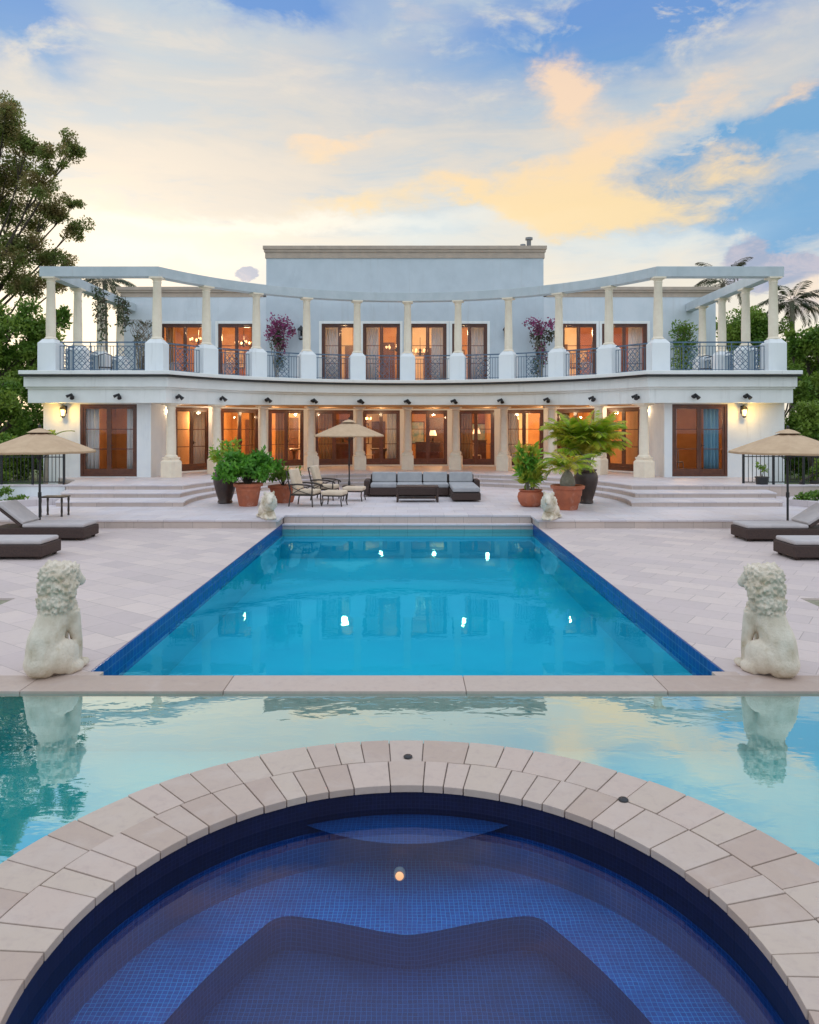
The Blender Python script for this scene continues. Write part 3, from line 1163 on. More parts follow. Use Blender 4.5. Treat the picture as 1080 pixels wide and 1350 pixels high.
# railings
def railing(a, b, panels):
    a, b = Vector((a[0], a[1], 4.30)), Vector((b[0], b[1], 4.30))
    L = (b - a).length
    d = (b - a).normalized()
    z1, z0 = 1.22, 0.10
    g = MB()
    up = Vector((0, 0, 1))
    for z, h in ((z1, 0.05), (z1 - 0.14, 0.025), (z0, 0.03), (z0 + 0.12, 0.02)):
        g.bar(a + up * z, b + up * z, 0.035, h)
    sp = 0.115
    # centre panels
    cw = 0.62
    cs = [L * (i + 0.5) / panels for i in range(panels)]
    for c in cs:
        for e in (-1, 1):
            p = a + d * (c + e * cw / 2)
            g.bar(p + up * z0, p + up * z1, 0.028, 0.028, d)
        zc, hh = (z0 + 0.12 + z1 - 0.14) / 2, (z1 - 0.14 - z0 - 0.12) / 2
        for e in (-1, 1):
            for off in (-0.5, 0, 0.5):
                p0 = a + d * (c + max(-cw / 2, min(cw / 2, -cw / 2 * e + off * cw))) + up * (zc - hh * (1 - abs(off) if off * e > 0 else 1))
                pass
        m = 3
        for i in range(m):
            for j in range(m + 1):
                u0, w0 = -cw / 2 + cw * i / m, zc - hh + 2 * hh * j / (m + 1)
                u1, w1 = u0 + cw / m, w0 + 2 * hh / (m + 1)
                g.bar(a + d * (c + u0) + up * w0, a + d * (c + u1) + up * w1, 0.018, 0.018)
                g.bar(a + d * (c + u0) + up * w1, a + d * (c + u1) + up * w0, 0.018, 0.018)
        for q in (-1, 1):
            ring = [a + d * (c + 0.12 * math.cos(t)) + up * (zc + q * hh * 0.33 + 0.12 * math.sin(t)) for t in np.linspace(0, 2 * PI, 13)]
            g.tube(ring, 0.011, 5, False)
    nb = int(L / sp)
    for i in range(nb + 1):
        t = L * i / nb
        if all(abs(t - c) > cw / 2 + 0.03 for c in cs):
            p = a + d * t
            g.bar(p + up * z0, p + up * (z1 - 0.14), 0.018, 0.018, d)
    return g.build('railing', 'iron', villa, True)


allup = [(corner[0][0], corner[0][1])] + [(x, y) for x, y, a in ups] + [(corner[1][0], corner[1][1])]
for i in range(len(allup) - 1):
    a, b = Vector(allup[i]), Vector(allup[i + 1])
    d = (b - a).normalized()
    railing(a + d * 0.34, b - d * 0.34, 2 if (b - a).length > 3 else 1)
for x in (-13.12, 13.45):
    ys = [27.0, 29.2, 31.4, 33.5]
    for i in range(3):
        railing((x, ys[i] + 0.34), (x, ys[i + 1] - 0.34), 1)


# doors
def door(a, b, z0, z1, leaves=2, bars=2, handle=True, depth=0.12, fr=0.085):
    """timber glazed door between plan points a and b"""
    a, b = Vector((a[0], a[1], 0)), Vector((b[0], b[1], 0))
    L = (b - a).length
    d = (b - a).normalized()
    nrm = Vector((d.y, -d.x, 0))         # faces the viewer
    up = Vector((0, 0, 1))
    g = MB()
    mid = a + nrm * (-0.03)

    def pt(t, z, o=0.0):
        return mid + d * t + up * z + nrm * o
    g.bar(pt(fr / 2, z0), pt(fr / 2, z1), depth, fr, d)
    g.bar(pt(L - fr / 2, z0), pt(L - fr / 2, z1), depth, fr, d)
    g.bar(pt(fr, z1 - fr / 2), pt(L - fr, z1 - fr / 2), depth - .004, fr)
    g.bar(pt(fr, z0 + fr * .4), pt(L - fr, z0 + fr * .4), depth - .004, fr * .8)
    o = g.build('door', 'wood', villa, True)
    lw = (L - 2 * fr) / leaves
    st = 0.078
    for k in range(leaves):
        t0 = fr + k * lw
        t1 = t0 + lw
        h = MB()
        zb, zt = z0 + fr * .8 + .004, z1 - fr - .004
        h.bar(pt(t0 + st / 2 + .003, zb), pt(t0 + st / 2 + .003, zt), 0.055, st, d)
        h.bar(pt(t1 - st / 2 - .003, zb), pt(t1 - st / 2 - .003, zt), 0.055, st, d)
        h.bar(pt(t0 + st, zt - st / 2), pt(t1 - st, zt - st / 2), 0.052, st)
        h.bar(pt(t0 + st, zb + .10), pt(t1 - st, zb + .10), 0.052, 0.20)
        for i in range(bars):
            z = zb + .2 + (zt - zb - .3) * (i + 1) / (bars + 1)
            h.bar(pt(t0 + st, z), pt(t1 - st, z), 0.04, 0.028)
        h.build('sash', 'wood', o)
        gl = MB()
        q = [pt(t0 + st * .8, zb + .15), pt(t1 - st * .8, zb + .15), pt(t1 - st * .8, zt - st * .8), pt(t0 + st * .8, zt - st * .8)]
        gl.add([p + nrm * 0.004 for p in q] + [p - nrm * 0.004 for p in q],
               [(0, 1, 2, 3), (7, 6, 5, 4), (0, 4, 5, 1), (1, 5, 6, 2), (2, 6, 7, 3), (3, 7, 4, 0)])
        gl.build('pane', 'glass', o)
    if handle:
        h = MB()
        c = pt(L / 2 + 0.07, z0 + 1.05, 0.06)
        h.bar(c, c + up * 0.12, 0.02, 0.02, d)
        h.bar(c + up * 0.06, c + up * 0.06 + d * 0.10, 0.02, 0.02)
        h.build('handle', 'bronze', o)
    return o


# wings, ground floor
WY = 26.30
WT = 3.26
wings = []
for s, (xo, d0, d1, xi) in ((-1, (-13.05, -11.74, -9.70, -9.20)), (1, (13.5, 11.47, 9.48, 9.20))):
    g = MB()
    xa, xb = sorted((xo, d0))
    g.box(xa, xb, WY, WY + .3, 0, WT)
    xa, xb = sorted((d1, xi))
    g.box(xa, xb, WY, WY + .3, 0, WT)
    xa, xb = sorted((d0, d1))
    g.box(xa, xb, WY, WY + .3, 3.22, WT)
    g.box(xa, xb, WY - .04, WY + .3, 0.0, 0.625)
    # inner return wall
    xa, xb = sorted((xi, xi - s * -0.3))
    g.box(min(xi, xi + s * .3), max(xi, xi + s * .3), WY + .3, 28.3, 0, WT)
    # outer wall
    g.box(min(xo, xo - s * .3), max(xo, xo - s * .3), WY + .3, 36, 0, WT)
    g.build('wing_wall', 'render', villa, True)
    xa, xb = sorted((d0, d1))
    door((xa, WY + .06), (xb, WY + .06), 0.63, 3.22)


# curved ground-floor wall
def cy(x):
    return 34.1 - 4.6 * (abs(x) / 8.5) ** 3


bays_l = [(-9.08, -8.15), (-7.80, -6.52), (-6.15, -4.72), (-4.25, -2.52), (-2.10, -0.36)]
bays = bays_l + [(0.04, 1.84), (2.32, 3.98), (4.43, 6.02), (6.52, 7.80), (8.15, 9.08)]
g = MB()
cur = -9.30
for (xa, xb) in bays + [(9.30, None)]:
    if xa - cur > 0.01:
        pa, pb = (cur, cy(cur)), (xa, cy(xa))
        g.prism([pa, pb, (pb[0], pb[1] + .25), (pa[0], pa[1] + .25)], FLOOR - .02, WT)
    if xb is not None:
        pa, pb = (xa, cy(xa)), (xb, cy(xb))
        g.prism([pa, pb, (pb[0], pb[1] + .25), (pa[0], pa[1] + .25)], 3.18, WT)
        g.prism([(pa[0], pa[1] - .05), (pb[0], pb[1] - .05), (pb[0], pb[1] + .25), (pa[0], pa[1] + .25)], FLOOR - .02, 0.66)
        cur = xb
g.build('colonnade_wall', 'render', villa, True)
for (xa, xb) in bays:
    door((xa, cy(xa) + .06), (xb, cy(xb) + .06), 0.663, 3.18, 2)

# upper storey
UY = 35.0
up_doors = [(-11.8, -9.47), (-9.04, -7.30), (-4.10, -2.38), (-2.13, -0.36), (0.06, 1.86), (2.12, 3.80), (7.34, 9.0), (9.26, 11.43)]
HZ = 7.33


def upper_wall(name, x0, x1, z1, th, yoff=0.0, m='upperwall'):
    g = MB()
    cur = x0
    for (xa, xb) in [d for d in up_doors if x0 < d[0] < x1]:
        g.box(cur, xa, UY + yoff, UY + .3, 4.28, z1)
        g.box(xa, xb, UY + yoff, UY + .3, HZ, z1)
        cur = xb
    g.box(cur, x1, UY + yoff, UY + .3, 4.28, z1)
    g.box(x0, x0 + .3, UY + .3, 42, 4.28, z1)
    g.box(x1 - .3, x1, UY + .3, 42, 4.28, z1)
    return g.build(name, m, villa, True)


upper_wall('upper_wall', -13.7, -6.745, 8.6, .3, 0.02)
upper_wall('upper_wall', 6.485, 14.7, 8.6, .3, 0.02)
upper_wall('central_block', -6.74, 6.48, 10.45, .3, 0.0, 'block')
for (xa, xb) in up_doors:
    door((xa, UY + .08), (xb, UY + .08), 4.31, HZ, 2, 2)
    g = MB()
    g.box(xa - .12, xa - .001, UY - .035, UY + .05, 4.30, HZ + .12)
    g.box(xb + .001, xb + .12, UY - .035, UY + .05, 4.30, HZ + .12)
    g.box(xa - .001, xb + .001, UY - .035, UY + .05, HZ + .001, HZ + .12)
    g.build('door_surround', 'trimpaint', villa, True)


def cornice(name, x0, x1, y0, y1, z0, z1, m='cornice', out=0.14):
    g = MB()
    n_ = 3
    for i in range(n_):
        o = out * (i + 1) / n_
        za, zb = z0 + (z1 - z0) * (0, .5, .72)[i], z0 + (z1 - z0) * (.5, .72, 1.0)[i]
        g.box(x0 - o, x1 + o, y0 - o, y1 + o, za, zb)
    return g.build(name, m, villa, True)


cornice('block_cornice', -6.74, 6.48, UY, 42, 10.45, 11.02)
g = MB()
g.box(-7.7 - 6.0, -6.90, UY + .001, 42, 8.6, 8.82)
g.box(-13.8, -6.90, UY - .07, 42, 8.82, 8.92)
g.box(-13.85, -6.90, UY - .12, 42, 8.92, 9.07)
g.build('parapet_cornice', 'cornice', villa, True)
g = MB()
g.box(6.64, 14.7, UY + .001, 42, 8.6, 8.82)
g.box(6.64, 14.8, UY - .07, 42, 8.82, 8.92)
g.box(6.64, 14.85, UY - .12, 42, 8.92, 9.07)
g.build('parapet_cornice', 'cornice', villa, True)
# roof vents
for (x, top, r) in ((5.98, 11.75, 0.11), (5.68, 11.42, 0.08)):
    g = MB()
    g.lathe([(r, 11.0), (r, top - .14), (r * 1.1, top - .13), (r * 1.7, top - .12), (r * 1.75, top - .02), (r * 0.9, top)], (x, 36.2, 0), 14)
    g.build('roof_vent', 'galv', villa, True, smooth=True)
g = MB()
g.lathe([(.05, 11.0), (.05, 11.08), (.1, 11.1), (.1, 11.15), (.02, 11.2)], (0.05, 36.0, 0), 10)
g.build('roof_vent', 'galv', villa, True)

# rooms behind the glass
def room(x0, x1, y0, y1, z0, z1, m='plaster_warm'):
    g = MB()
    t = 0.1
    g.box(x0, x1, y1, y1 + t, z0, z1)
    g.box(x0 - t, x0, y0, y1 + t, z0, z1)
    g.box(x1, x1 + t, y0, y1 + t, z0, z1)
    g.box(x0 - t, x1 + t, y0, y1 + t, z1, z1 + .02)
    g.build('room_wall', m, villa, True)
    f = MB()
    f.box(x0, x1, y0, y1, z0 - .02, z0)
    f.build('room_floor', 'room_floor', villa, True)


room(-12.7, -9.55, 26.62, 32, 0.63, 3.24)
room(9.55, 13.1, 26.62, 32, 0.63, 3.24)
g = MB()
g.box(-9.35, 9.35, 39, 39.1, 0.5, 3.25)
g.box(-9.45, -9.35, 28.35, 39.1, 0.5, 3.25)
g.box(9.35, 9.45, 28.35, 39.1, 0.5, 3.25)
for x in (-4.5, -0.15, 4.2):
    g.box(x - .1, x + .1, 36.2, 39, 0.5, 3.25)
g.box(-9.35, 9.35, 28.4, 39.0, 3.245, 3.26)
g.build('room_wall', 'plaster_warm', villa, True)
g = MB()
g.box(-9.3, 9.3, 34.4, 39, FLOOR + .005, FLOOR + .02)
g.build('room_floor', 'room_floor', villa, True)
room(-12.6, -6.95, 35.32, 40, 4.32, 7.9)
room(-6.4, 6.1, 35.32, 40, 4.32, 7.9)
room(6.75, 13.2, 35.32, 40, 4.32, 7.9)
M['plaster_cream'] = mat('cream_interior_plaster', (0.74, 0.62, 0.45), (0.66, 0.54, 0.38), 0.8, 1.5)
M['plaster_brick'] = mat('russet_interior_plaster', (0.36, 0.14, 0.06), (0.28, 0.10, 0.045), 0.8, 1.5)
for k, (x0, x1) in enumerate(((-9.3, -6.7), (-6.65, -4.62), (-4.38, -2.2), (-2.15, -.28), (-.03, 2.1), (2.15, 4.08), (4.32, 6.4), (6.45, 9.3))):
    g = MB()
    g.box(x0, x1, 38.985, 38.999, FLOOR + .03, 3.2)
    g.build('wall_panel', ('plaster_warm', 'plaster_cream', 'plaster_brick', 'plaster_cream', 'plaster_warm', 'plaster_brick', 'plaster_cream', 'plaster_warm')[k], villa, True)
for k, (x0, x1) in enumerate(((-12.5, -9.4), (-9.35, -7.0), (-6.3, -3.0), (-2.95, .1), (.15, 2.6), (2.65, 6.0), (6.85, 9.2), (9.25, 13.0))):
    g = MB()
    g.box(x0, x1, 39.985, 39.999, 4.35, 7.8)
    g.build('wall_panel', ('plaster_warm', 'plaster_brick', 'plaster_cream', 'plaster_warm', 'plaster_cream', 'plaster_warm', 'plaster_cream', 'plaster_brick')[k], villa, True)
# timber wall panels and doorways at the back of the rooms
for (x0, x1, y, z0, z1) in ((-11.9, -11.2, 31.98, .64, 2.9), (10.0, 11.3, 31.98, .64, 3.0), (-8.6, -7.6, 38.975, .58, 2.8), (-6.6, -5.8, 38.975, .58, 2.9),
                            (-3.9, -3.1, 38.975, .58, 2.8), (-1.9, -1.2, 38.975, .58, 2.7), (1.0, 1.9, 38.975, .58, 2.9), (2.5, 3.2, 38.975, .58, 2.7),
                            (5.0, 5.9, 38.975, .58, 2.8), (7.0, 8.0, 38.975, .58, 2.9), (-11.5, -10.2, 39.98, 4.34, 6.9), (-8.6, -7.8, 39.98, 4.34, 6.8),
                            (-3.4, -2.7, 39.98, 4.34, 6.8), (-1.4, -.7, 39.98, 4.34, 7.0), (.9, 1.5, 39.98, 4.34, 6.7), (8.0, 8.7, 39.98, 4.34, 6.9), (10.0, 10.9, 39.98, 4.34, 6.9)):
    g = MB()
    g.box(x0, x1, y - .06, y, z0, z1)
    g.box(x0 + .08, x1 - .08, y - .08, y - .06, z0 + .1, (z0 + z1) / 2 - .05)
    g.box(x0 + .08, x1 - .08, y - .08, y - .06, (z0 + z1) / 2 + .05, z1 - .1)
    g.build('inner_door', 'cabinet', villa, True)


def room_light(x, y, z, e, c=(1.0, 0.62, 0.30), r=0.15):
    l = bpy.data.lights.new('room_light', 'POINT')
    l.energy = e
    l.color = c
    l.shadow_soft_size = r
    l.specular_factor = 0.015
    o = bpy.data.objects.new('room_light', l)
    col.objects.link(o)
    o.location = (x, y, z)


room_light(-10.9, 29.3, 2.75, 80)
room_light(11.0, 29.3, 2.75, 80)
for x in (-7.6, -6.0, -2.3, 1.9, 6.0, 7.6):
    room_light(x, 36.6, 2.85, 210)
room_light(-8.95, 31.6, 2.7, 90)
room_light(8.7, 32, 2.7, 30)
room_light(-10.5, 37.4, 7.2, 180)
room_light(-8.2, 37.4, 6.9, 120)
for x in (-3.2, 0.0, 2.8):
    room_light(x, 37.4, 7.2, 180)
room_light(8.2, 37.4, 7.2, 180)
room_light(10.4, 37.4, 7.2, 160)


# recessed soffit lamps added to warm and brighten the loggia
for a in [(-4.5 + k) for k in range(10)]:
    t_ = thL * a / 5
    r_ = RU + 0.55
    x, y = r_ * math.sin(t_), CC + r_ * math.cos(t_)
    g = MB()
    g.lathe([(.11, 3.262), (.11, 3.245), (.085, 3.245)], (x, y, 0), 16, cap=False)
    o = g.build('added_soffit_lamp', 'trimpaint', villa, True)
    h = MB()
    h.lathe([(.084, 3.25), (.001, 3.249)], (x, y, 0), 16, cap=False)
    h.build('lamp_lens', 'bulb_soft', o)
    room_light(x, y, 3.0, 22, (1.0, 0.72, 0.42), .08)


# wall lanterns
def lantern(x, y, z, lit, s=1.0):
    g = MB()
    g.box(x - .05 * s, x + .05 * s, y - .02, y, z - .14 * s, z + .14 * s)
    g.tube([(x, y - .02, z + .05 * s), (x, y - .12 * s, z + .16 * s), (x, y - .2 * s, z + .1 * s)], .014 * s, 6)
    cx, cyy = x, y - .2 * s
    g.lathe([(.13 * s, 0), (.10 * s, .06 * s), (.03 * s, .12 * s), (.01, .16 * s)], (cx, cyy, z + .02 * s), 8)
    g.lathe([(.04 * s, -.05 * s), (.08 * s, 0)], (cx, cyy, z - .24 * s), 8)
    for k in range(4):
        a = PI / 4 + PI / 2 * k
        g.bar((cx + .08 * s * math.cos(a), cyy + .08 * s * math.sin(a), z - .24 * s), (cx + .105 * s * math.cos(a), cyy + .105 * s * math.sin(a), z + .02 * s), .014, .014)
    o = g.build('wall_lantern', 'black', villa, True)
    h = MB()
    h.lathe([(.06 * s, -.22 * s), (.085 * s, -.02 * s)], (cx, cyy, z + .01), 8)
    h.build('lantern_glass', 'bulb' if lit else 'glass', o)
    if lit:
        room_light(cx, cyy - .16, z - .1, 34, (1, 0.60, 0.14), .08)


lantern(-12.25, WY, 3.02, True)
lantern(11.97, WY, 3.02, True)
lantern(-5.04, UY, 6.95, False, 1.5)
lantern(4.68, UY, 6.95, False, 1.5)


# fascia spotlights
def spot(x, y, z, nx, ny):
    d = Vector((nx, ny, 0)).normalized()
    sd = Vector((-d.y, d.x, 0))
    g = MB()
    c = Vector((x, y, z))
    g.tube([c, c + d * .03], .06, 10)
    g.tube([c + d * .03, c + d * .12 + Vector((0, 0, .03))], .018, 6)
    h0 = c + d * .10 + Vector((0, 0, .09)) - sd * .0
    h1 = c + d * .22 + Vector((0, 0, -.06)) + sd * 0.08
    g.tube([h0, h0 * .4 + h1 * .6, h1], [.04, .055, .075], 12)
    e0 = c + d * .10 + Vector((0, 0, .09)) + sd * .02
    e1 = c + d * .2 + Vector((0, 0, .0)) - sd * 0.13
    g.tube([e0, e0 * .4 + e1 * .6, e1], [.035, .045, .055], 12)
    g.build('spotlight', 'black', villa, True, smooth=True)


for x in (-11.75, -10.1):
    spot(x, YW - 1.25, 3.46, 0, -1)
for x in (10.05, 11.85):
    spot(x, YW - 1.25, 3.46, 0, -1)
for (x, y, a) in lows:
    r = RU - 1.25
    spot(r * math.sin(a), CC + r * math.cos(a), 3.46, -math.sin(a), -math.cos(a))


# ------------------------------------------------------------------ curtains and lamps in the rooms
def curtain(x0, x1, y, z0, z1, m, label, group=None):
    n = max(16, int(abs(x1 - x0) * 40))
    vs, fs = [], []
    for j, z in enumerate((z0, z0 * .5 + z1 * .5, z1)):
        for i in range(n + 1):
            x = x0 + (x1 - x0) * i / n
            vs.append((x, y + .05 * math.sin(i * 1.15 + .2 * j) + .02 * math.sin(i * .37), z))
    for j in range(2):
        for i in range(n):
            fs.append((j * (n + 1) + i, j * (n + 1) + i + 1, (j + 1) * (n + 1) + i + 1, (j + 1) * (n + 1) + i))
    c = Vector(((x0 + x1) / 2, y, z0))
    g = MB()
    g.add([Vector(v) - c for v in vs], fs)
    o = g.build('curtain', m, None, smooth=True)
    o.location = c
    md = o.modifiers.new('cloth', 'SOLIDIFY')
    md.thickness = 0.008
    tag(o, label, 'curtain', group or 'curtains inside the glass doors')
    return o


curtain(-11.66, -11.15, 26.56, .66, 3.2, 'curtain', 'white curtain at the lantern side of the left wing door')
curtain(-10.15, -9.72, 26.56, .66, 3.2, 'curtain', 'white curtain at the colonnade side of the left wing door')
curtain(9.5, 9.72, 26.56, .66, 3.2, 'curtain', 'narrow white curtain at colonnade side of the right wing door')
curtain(10.72, 11.25, 26.56, .66, 3.2, 'curtain_blue', 'blue lit curtain in the right wing door beside the lantern')
for (i, side, wd, m, lab) in ((0, 1, .62, 'curtain', 'white curtain in the ground floor door nearest the left wing'),
                              (1, 1, .35, 'curtain_tan', 'tan drape in second colonnade door from the left wing'),
                              (2, -1, .6, 'curtain_tan', 'tan drape in colonnade door behind the two cushioned armchairs'),
                              (3, -1, .75, 'curtain_tan', 'wide tan drape behind the left half of the central umbrella'),
                              (4, 1, .5, 'curtain', 'white sheer in colonnade door right of the central umbrella'),
                              (6, -1, .6, 'curtain_tan', 'tan drape in colonnade door behind the chaise end of the sofa'),
                              (7, -1, .55, 'curtain', 'white sheer in colonnade door above the croton pot'),
                              (8, -1, .5, 'curtain_tan', 'tan drape in colonnade door behind the big areca palm')):
    xa, xb = bays[i]
    yy = max(cy(xa), cy(xb)) + .30
    if side < 0:
        curtain(xa + .1, xa + .1 + wd, yy, .66, 3.2, m, lab)
    else:
        curtain(xb - .1 - wd, xb - .1, yy, .66, 3.2, m, lab)
for (i, side, wd, m, lab) in ((2, -1, .75, 'curtain', 'white curtain in leftmost of the four central balcony doors'),
                              (3, -1, .62, 'curtain', 'white curtain on the left of second central balcony door'),
                              (4, 1, .6, 'curtain', 'white curtain on the right of third central balcony door'),
                              (5, 1, .8, 'curtain', 'white curtain in rightmost of the four central balcony doors'),
                              (7, 1, .65, 'curtain', 'pale curtain in the balcony door nearest the green vine'),
                              (0, -1, .4, 'curtain_tan', 'tan drape in balcony door nearest the bare vine')):
    xa, xb = up_doors[i]
    if side < 0:
        curtain(xa + .1, xa + .1 + wd, 35.5, 4.34, 7.3, m, lab)
    else:
        curtain(xb - .1 - wd, xb - .1, 35.5, 4.34, 7.3, m, lab)


def chandelier(x, y, z, label, arms=6, r=.42, m='bulb'):
    o = empty('chandelier', (x, y, z), 0, label, 'chandelier', 'lit chandeliers in the rooms')
    g = MB()
    g.tube([(0, 0, .15), (0, 0, .75)], .015, 6)
    g.lathe([(.02, -.15), (.07, -.08), (.04, .05), (.08, .12), (.02, .2)], n=10)
    b = MB()
    for k in range(arms):
        a = 2 * PI * k / arms
        c, s = math.cos(a), math.sin(a)
        g.tube([(0, 0, 0), (c * r * .5, s * r * .5, -.1), (c * r, s * r, .02)], .012, 6)
        b.ball((c * r, s * r, .09), (.05, .05, .075), 8, 6)
    g.build('frame', 'bronze', o)
    b.build('bulb', m, o, smooth=True)
    return o


chandelier(-8.3, 37.2, 6.6, 'lit chandelier behind the balcony door beside the left bougainvillea')
chandelier(-10.6, 37.2, 6.75, 'lit chandelier behind the widest left balcony door')
chandelier(-.55, 36.6, 6.3, 'large lit chandelier behind second central balcony door', 8, .5)
chandelier(.62, 36.4, 6.1, 'lit chandelier behind third central balcony door', 6, .4)
chandelier(10.0, 28.8, 2.95, 'small lit chandelier inside the right wing door', 5, .25)
chandelier(-2.2, 37.0, 2.75, 'lit chandelier in the ground floor hall left of the middle', 6, .35)
chandelier(5.2, 37.0, 2.75, 'lit chandelier in the ground floor hall behind the palm side', 6, .35)


def cabinet(x, y, z, w, h, d, label, m='cabinet'):
    o = empty('cabinet', (x, y, z), 0, label, 'cabinet')
    g = MB()
    g.box(-w / 2, w / 2, 0, d, .08, h)
    g.box(-w / 2 - .03, w / 2 + .03, -.03, d, h, h + .04)
    for sx in (-1, 1):
        for yy in (.03, d - .08):
            g.box(sx * (w / 2 - .06) - .03, sx * (w / 2 - .06) + .03, yy, yy + .05, 0, .08)
    g.build('body', m, o, bevel=.006)
    for sx in (-1, 1):
        dd = MB()
        dd.box(min(sx * .01, sx * (w / 2 - .02)), max(sx * .01, sx * (w / 2 - .02)), -.02, -.001, .12, h - .04)
        q = dd.build('door', 'wood', o, bevel=.004)
        k = MB()
        k.ball((sx * .05, -.035, h * .55), .016, 8, 6)
        k.build('knob', 'bronze', q)
    return o


cabinet(-3.4, 36.0, FLOOR + .02, 1.3, .95, .45, 'dark sideboard in the hall behind the central umbrella')
cabinet(1.0, 36.2, FLOOR + .02, 1.2, 1.0, .45, 'dark sideboard in the hall above the coffee table')
cabinet(3.4, 36.0, FLOOR + .02, .9, 1.1, .45, 'dark cupboard in the hall above the chaise')
cabinet(-10.9, 30.5, .63, 1.1, 1.9, .5, 'tall dark cupboard inside the left wing room')
cabinet(10.2, 30.8, .63, 1.0, 2.0, .5, 'tall dark cupboard inside the right wing room')


def picture(x, y, z, w, h, label, m):
    o = empty('framed_picture', (x, y, z), 0, label, 'picture')
    g = MB()
    for (a, b, c, d) in ((-w / 2, w / 2, h - .05, h), (-w / 2, w / 2, 0, .05), (-w / 2, -w / 2 + .05, .05, h - .05), (w / 2 - .05, w / 2, .05, h - .05)):
        g.box(a, b, -.05, 0, c, d)
    g.build('frame', 'cabinet', o)
    g = MB()
    g.box(-w / 2 + .05, w / 2 - .05, -.02, -.005, .05, h - .05)
    g.build('canvas', m, o)


M['pic_blue'] = mat('muted_blue_painting', (0.12, 0.30, 0.36), (0.50, 0.48, 0.40), 0.7, 3.0)
M['pic_ochre'] = mat('muted_ochre_painting', (0.30, 0.16, 0.07), (0.60, 0.48, 0.30), 0.7, 4.0)
picture(0.45, 38.97, 1.5, .9, 1.2, 'blue grey abstract picture in the hall right of the middle column', 'pic_blue')
picture(-2.55, 38.97, 1.5, 1.0, 1.1, 'ochre abstract picture in the hall behind the umbrella', 'pic_ochre')
picture(-4.95, 38.97, 1.5, .8, 1.1, 'ochre abstract picture in the hall behind the armchairs', 'pic_ochre')
picture(3.75, 38.97, 1.6, .8, 1.0, 'blue grey abstract picture in the hall behind the croton pot', 'pic_blue')
picture(-11.9, 31.97, 1.6, .1 + .5, 1.0, 'ochre abstract picture inside the left wing door', 'pic_ochre')
picture(-9.4, 39.97, 5.6, 1.1, 1.0, 'ochre abstract picture in the left upper room', 'pic_ochre')
picture(2.6, 39.97, 5.6, 1.0, 1.0, 'blue grey abstract picture in the middle upper room', 'pic_blue')
picture(9.3, 39.97, 5.6, 1.0, 1.0, 'ochre abstract picture in the right upper room', 'pic_ochre')


def table_lamp(x, y, z, label):
    o = empty('table_lamp', (x, y, z), 0, label, 'table lamp')
    g = MB()
    g.lathe([(.09, 0), (.09, .02), (.03, .05), (.07, .16), (.05, .26), (.015, .3), (.015, .36)], n=14)
    g.build('base', 'bronze', o, smooth=True)
    h = MB()
    h.lathe([(.2, .32), (.12, .58)], n=18, cap=False)
    h.build('lamp_shade', 'bulb_soft', o, smooth=True)


table_lamp(-3.2, 36.25, FLOOR + 1.01, 'lit table lamp on the sideboard behind the umbrella')
table_lamp(1.25, 36.45, FLOOR + 1.06, 'lit table lamp on the sideboard above the coffee table')
table_lamp(3.4, 36.2, FLOOR + 1.16, 'lit table lamp on the cupboard above the chaise')


# ------------------------------------------------------------------ lions
def grow(parts, voxel=0.018, smooth_it=6):
    """melts overlapping rounded masses into one carved body"""
    mb = MB()
    for p in parts:
        if p[0] == 'e':
            mb.ball(p[1], p[2], 20, 14)
        else:
            mb.tube(p[1], p[2], 14)
    me = mb.mesh('tmp')
    o = bpy.data.objects.new('tmp', me)
    col.objects.link(o)
    md = o.modifiers.new('r', 'REMESH')
    md.mode = 'VOXEL'
    md.voxel_size = voxel
    sm = o.modifiers.new('s', 'SMOOTH')
    sm.iterations = smooth_it
    sm.factor = 0.5
    dg = bpy.context.evaluated_depsgraph_get()
    res = bpy.data.meshes.new_from_object(o.evaluated_get(dg))
    bpy.data.objects.remove(o)
    return res


def carve(me, f):
    n = len(me.vertices)
    co = np.empty(n * 3, dtype=np.float32)
    no = np.empty(n * 3, dtype=np.float32)
    me.vertices.foreach_get('co', co)
    me.vertices.foreach_get('normal', no)
    co, no = co.reshape(-1, 3), no.reshape(-1, 3)
    for i in range(n):
        d = f(Vector(co[i]))
        if d:
            co[i] += no[i] * d
    me.vertices.foreach_set('co', co.ravel())
    me.update()


def curls(v, s, amp):
    d, p = noise.voronoi(v * s)
    return amp * (0.55 - d[0]) + amp * .5 * (noise.noise(v * s * 2.3))


# seated lion, looking along +Y, about 1.06 tall
sit = [
    ('t', [(0, -.12, .14), (0, -.10, .34), (0, -.01, .55), (0, .06, .74)], [.205, .19, .155, .15]),
    ('e', (0, -.15, .13), (.20, .18, .15)),
    ('e', (-.165, .0, .17), (.09, .19, .17)), ('e', (.165, .0, .17), (.09, .19, .17)),
    ('t', [(-.2, .02, .06), (-.19, .20, .045)], [.07, .055]), ('t', [(.2, .02, .06), (.19, .20, .045)], [.07, .055]),
    ('e', (0, .13, .56), (.165, .12, .2)),
    ('t', [(-.105, .15, .58), (-.11, .20, .32), (-.11, .22, .06)], [.085, .066, .055]),
    ('t', [(.105, .15, .58), (.11, .20, .32), (.11, .22, .06)], [.085, .066, .055]),
    ('e', (-.112, .27, .04), (.065, .10, .045)), ('e', (.112, .27, .04), (.065, .10, .045)),
    ('e', (0, .05, .82), (.225, .19, .20)), ('e', (0, .02, .68), (.205, .175, .15)), ('e', (0, .03, .95), (.185, .165, .12)),
    ('e', (0, .14, .93), (.165, .15, .12)), ('e', (0, .25, .88), (.10, .11, .10)), ('e', (0, .33, .845), (.075, .07, .06)),
    ('e', (-.13, .12, 1.0), (.04, .03, .05)), ('e', (.13, .12, 1.0), (.04, .03, .05)),
]
sit_me = grow(sit, 0.013, 4)


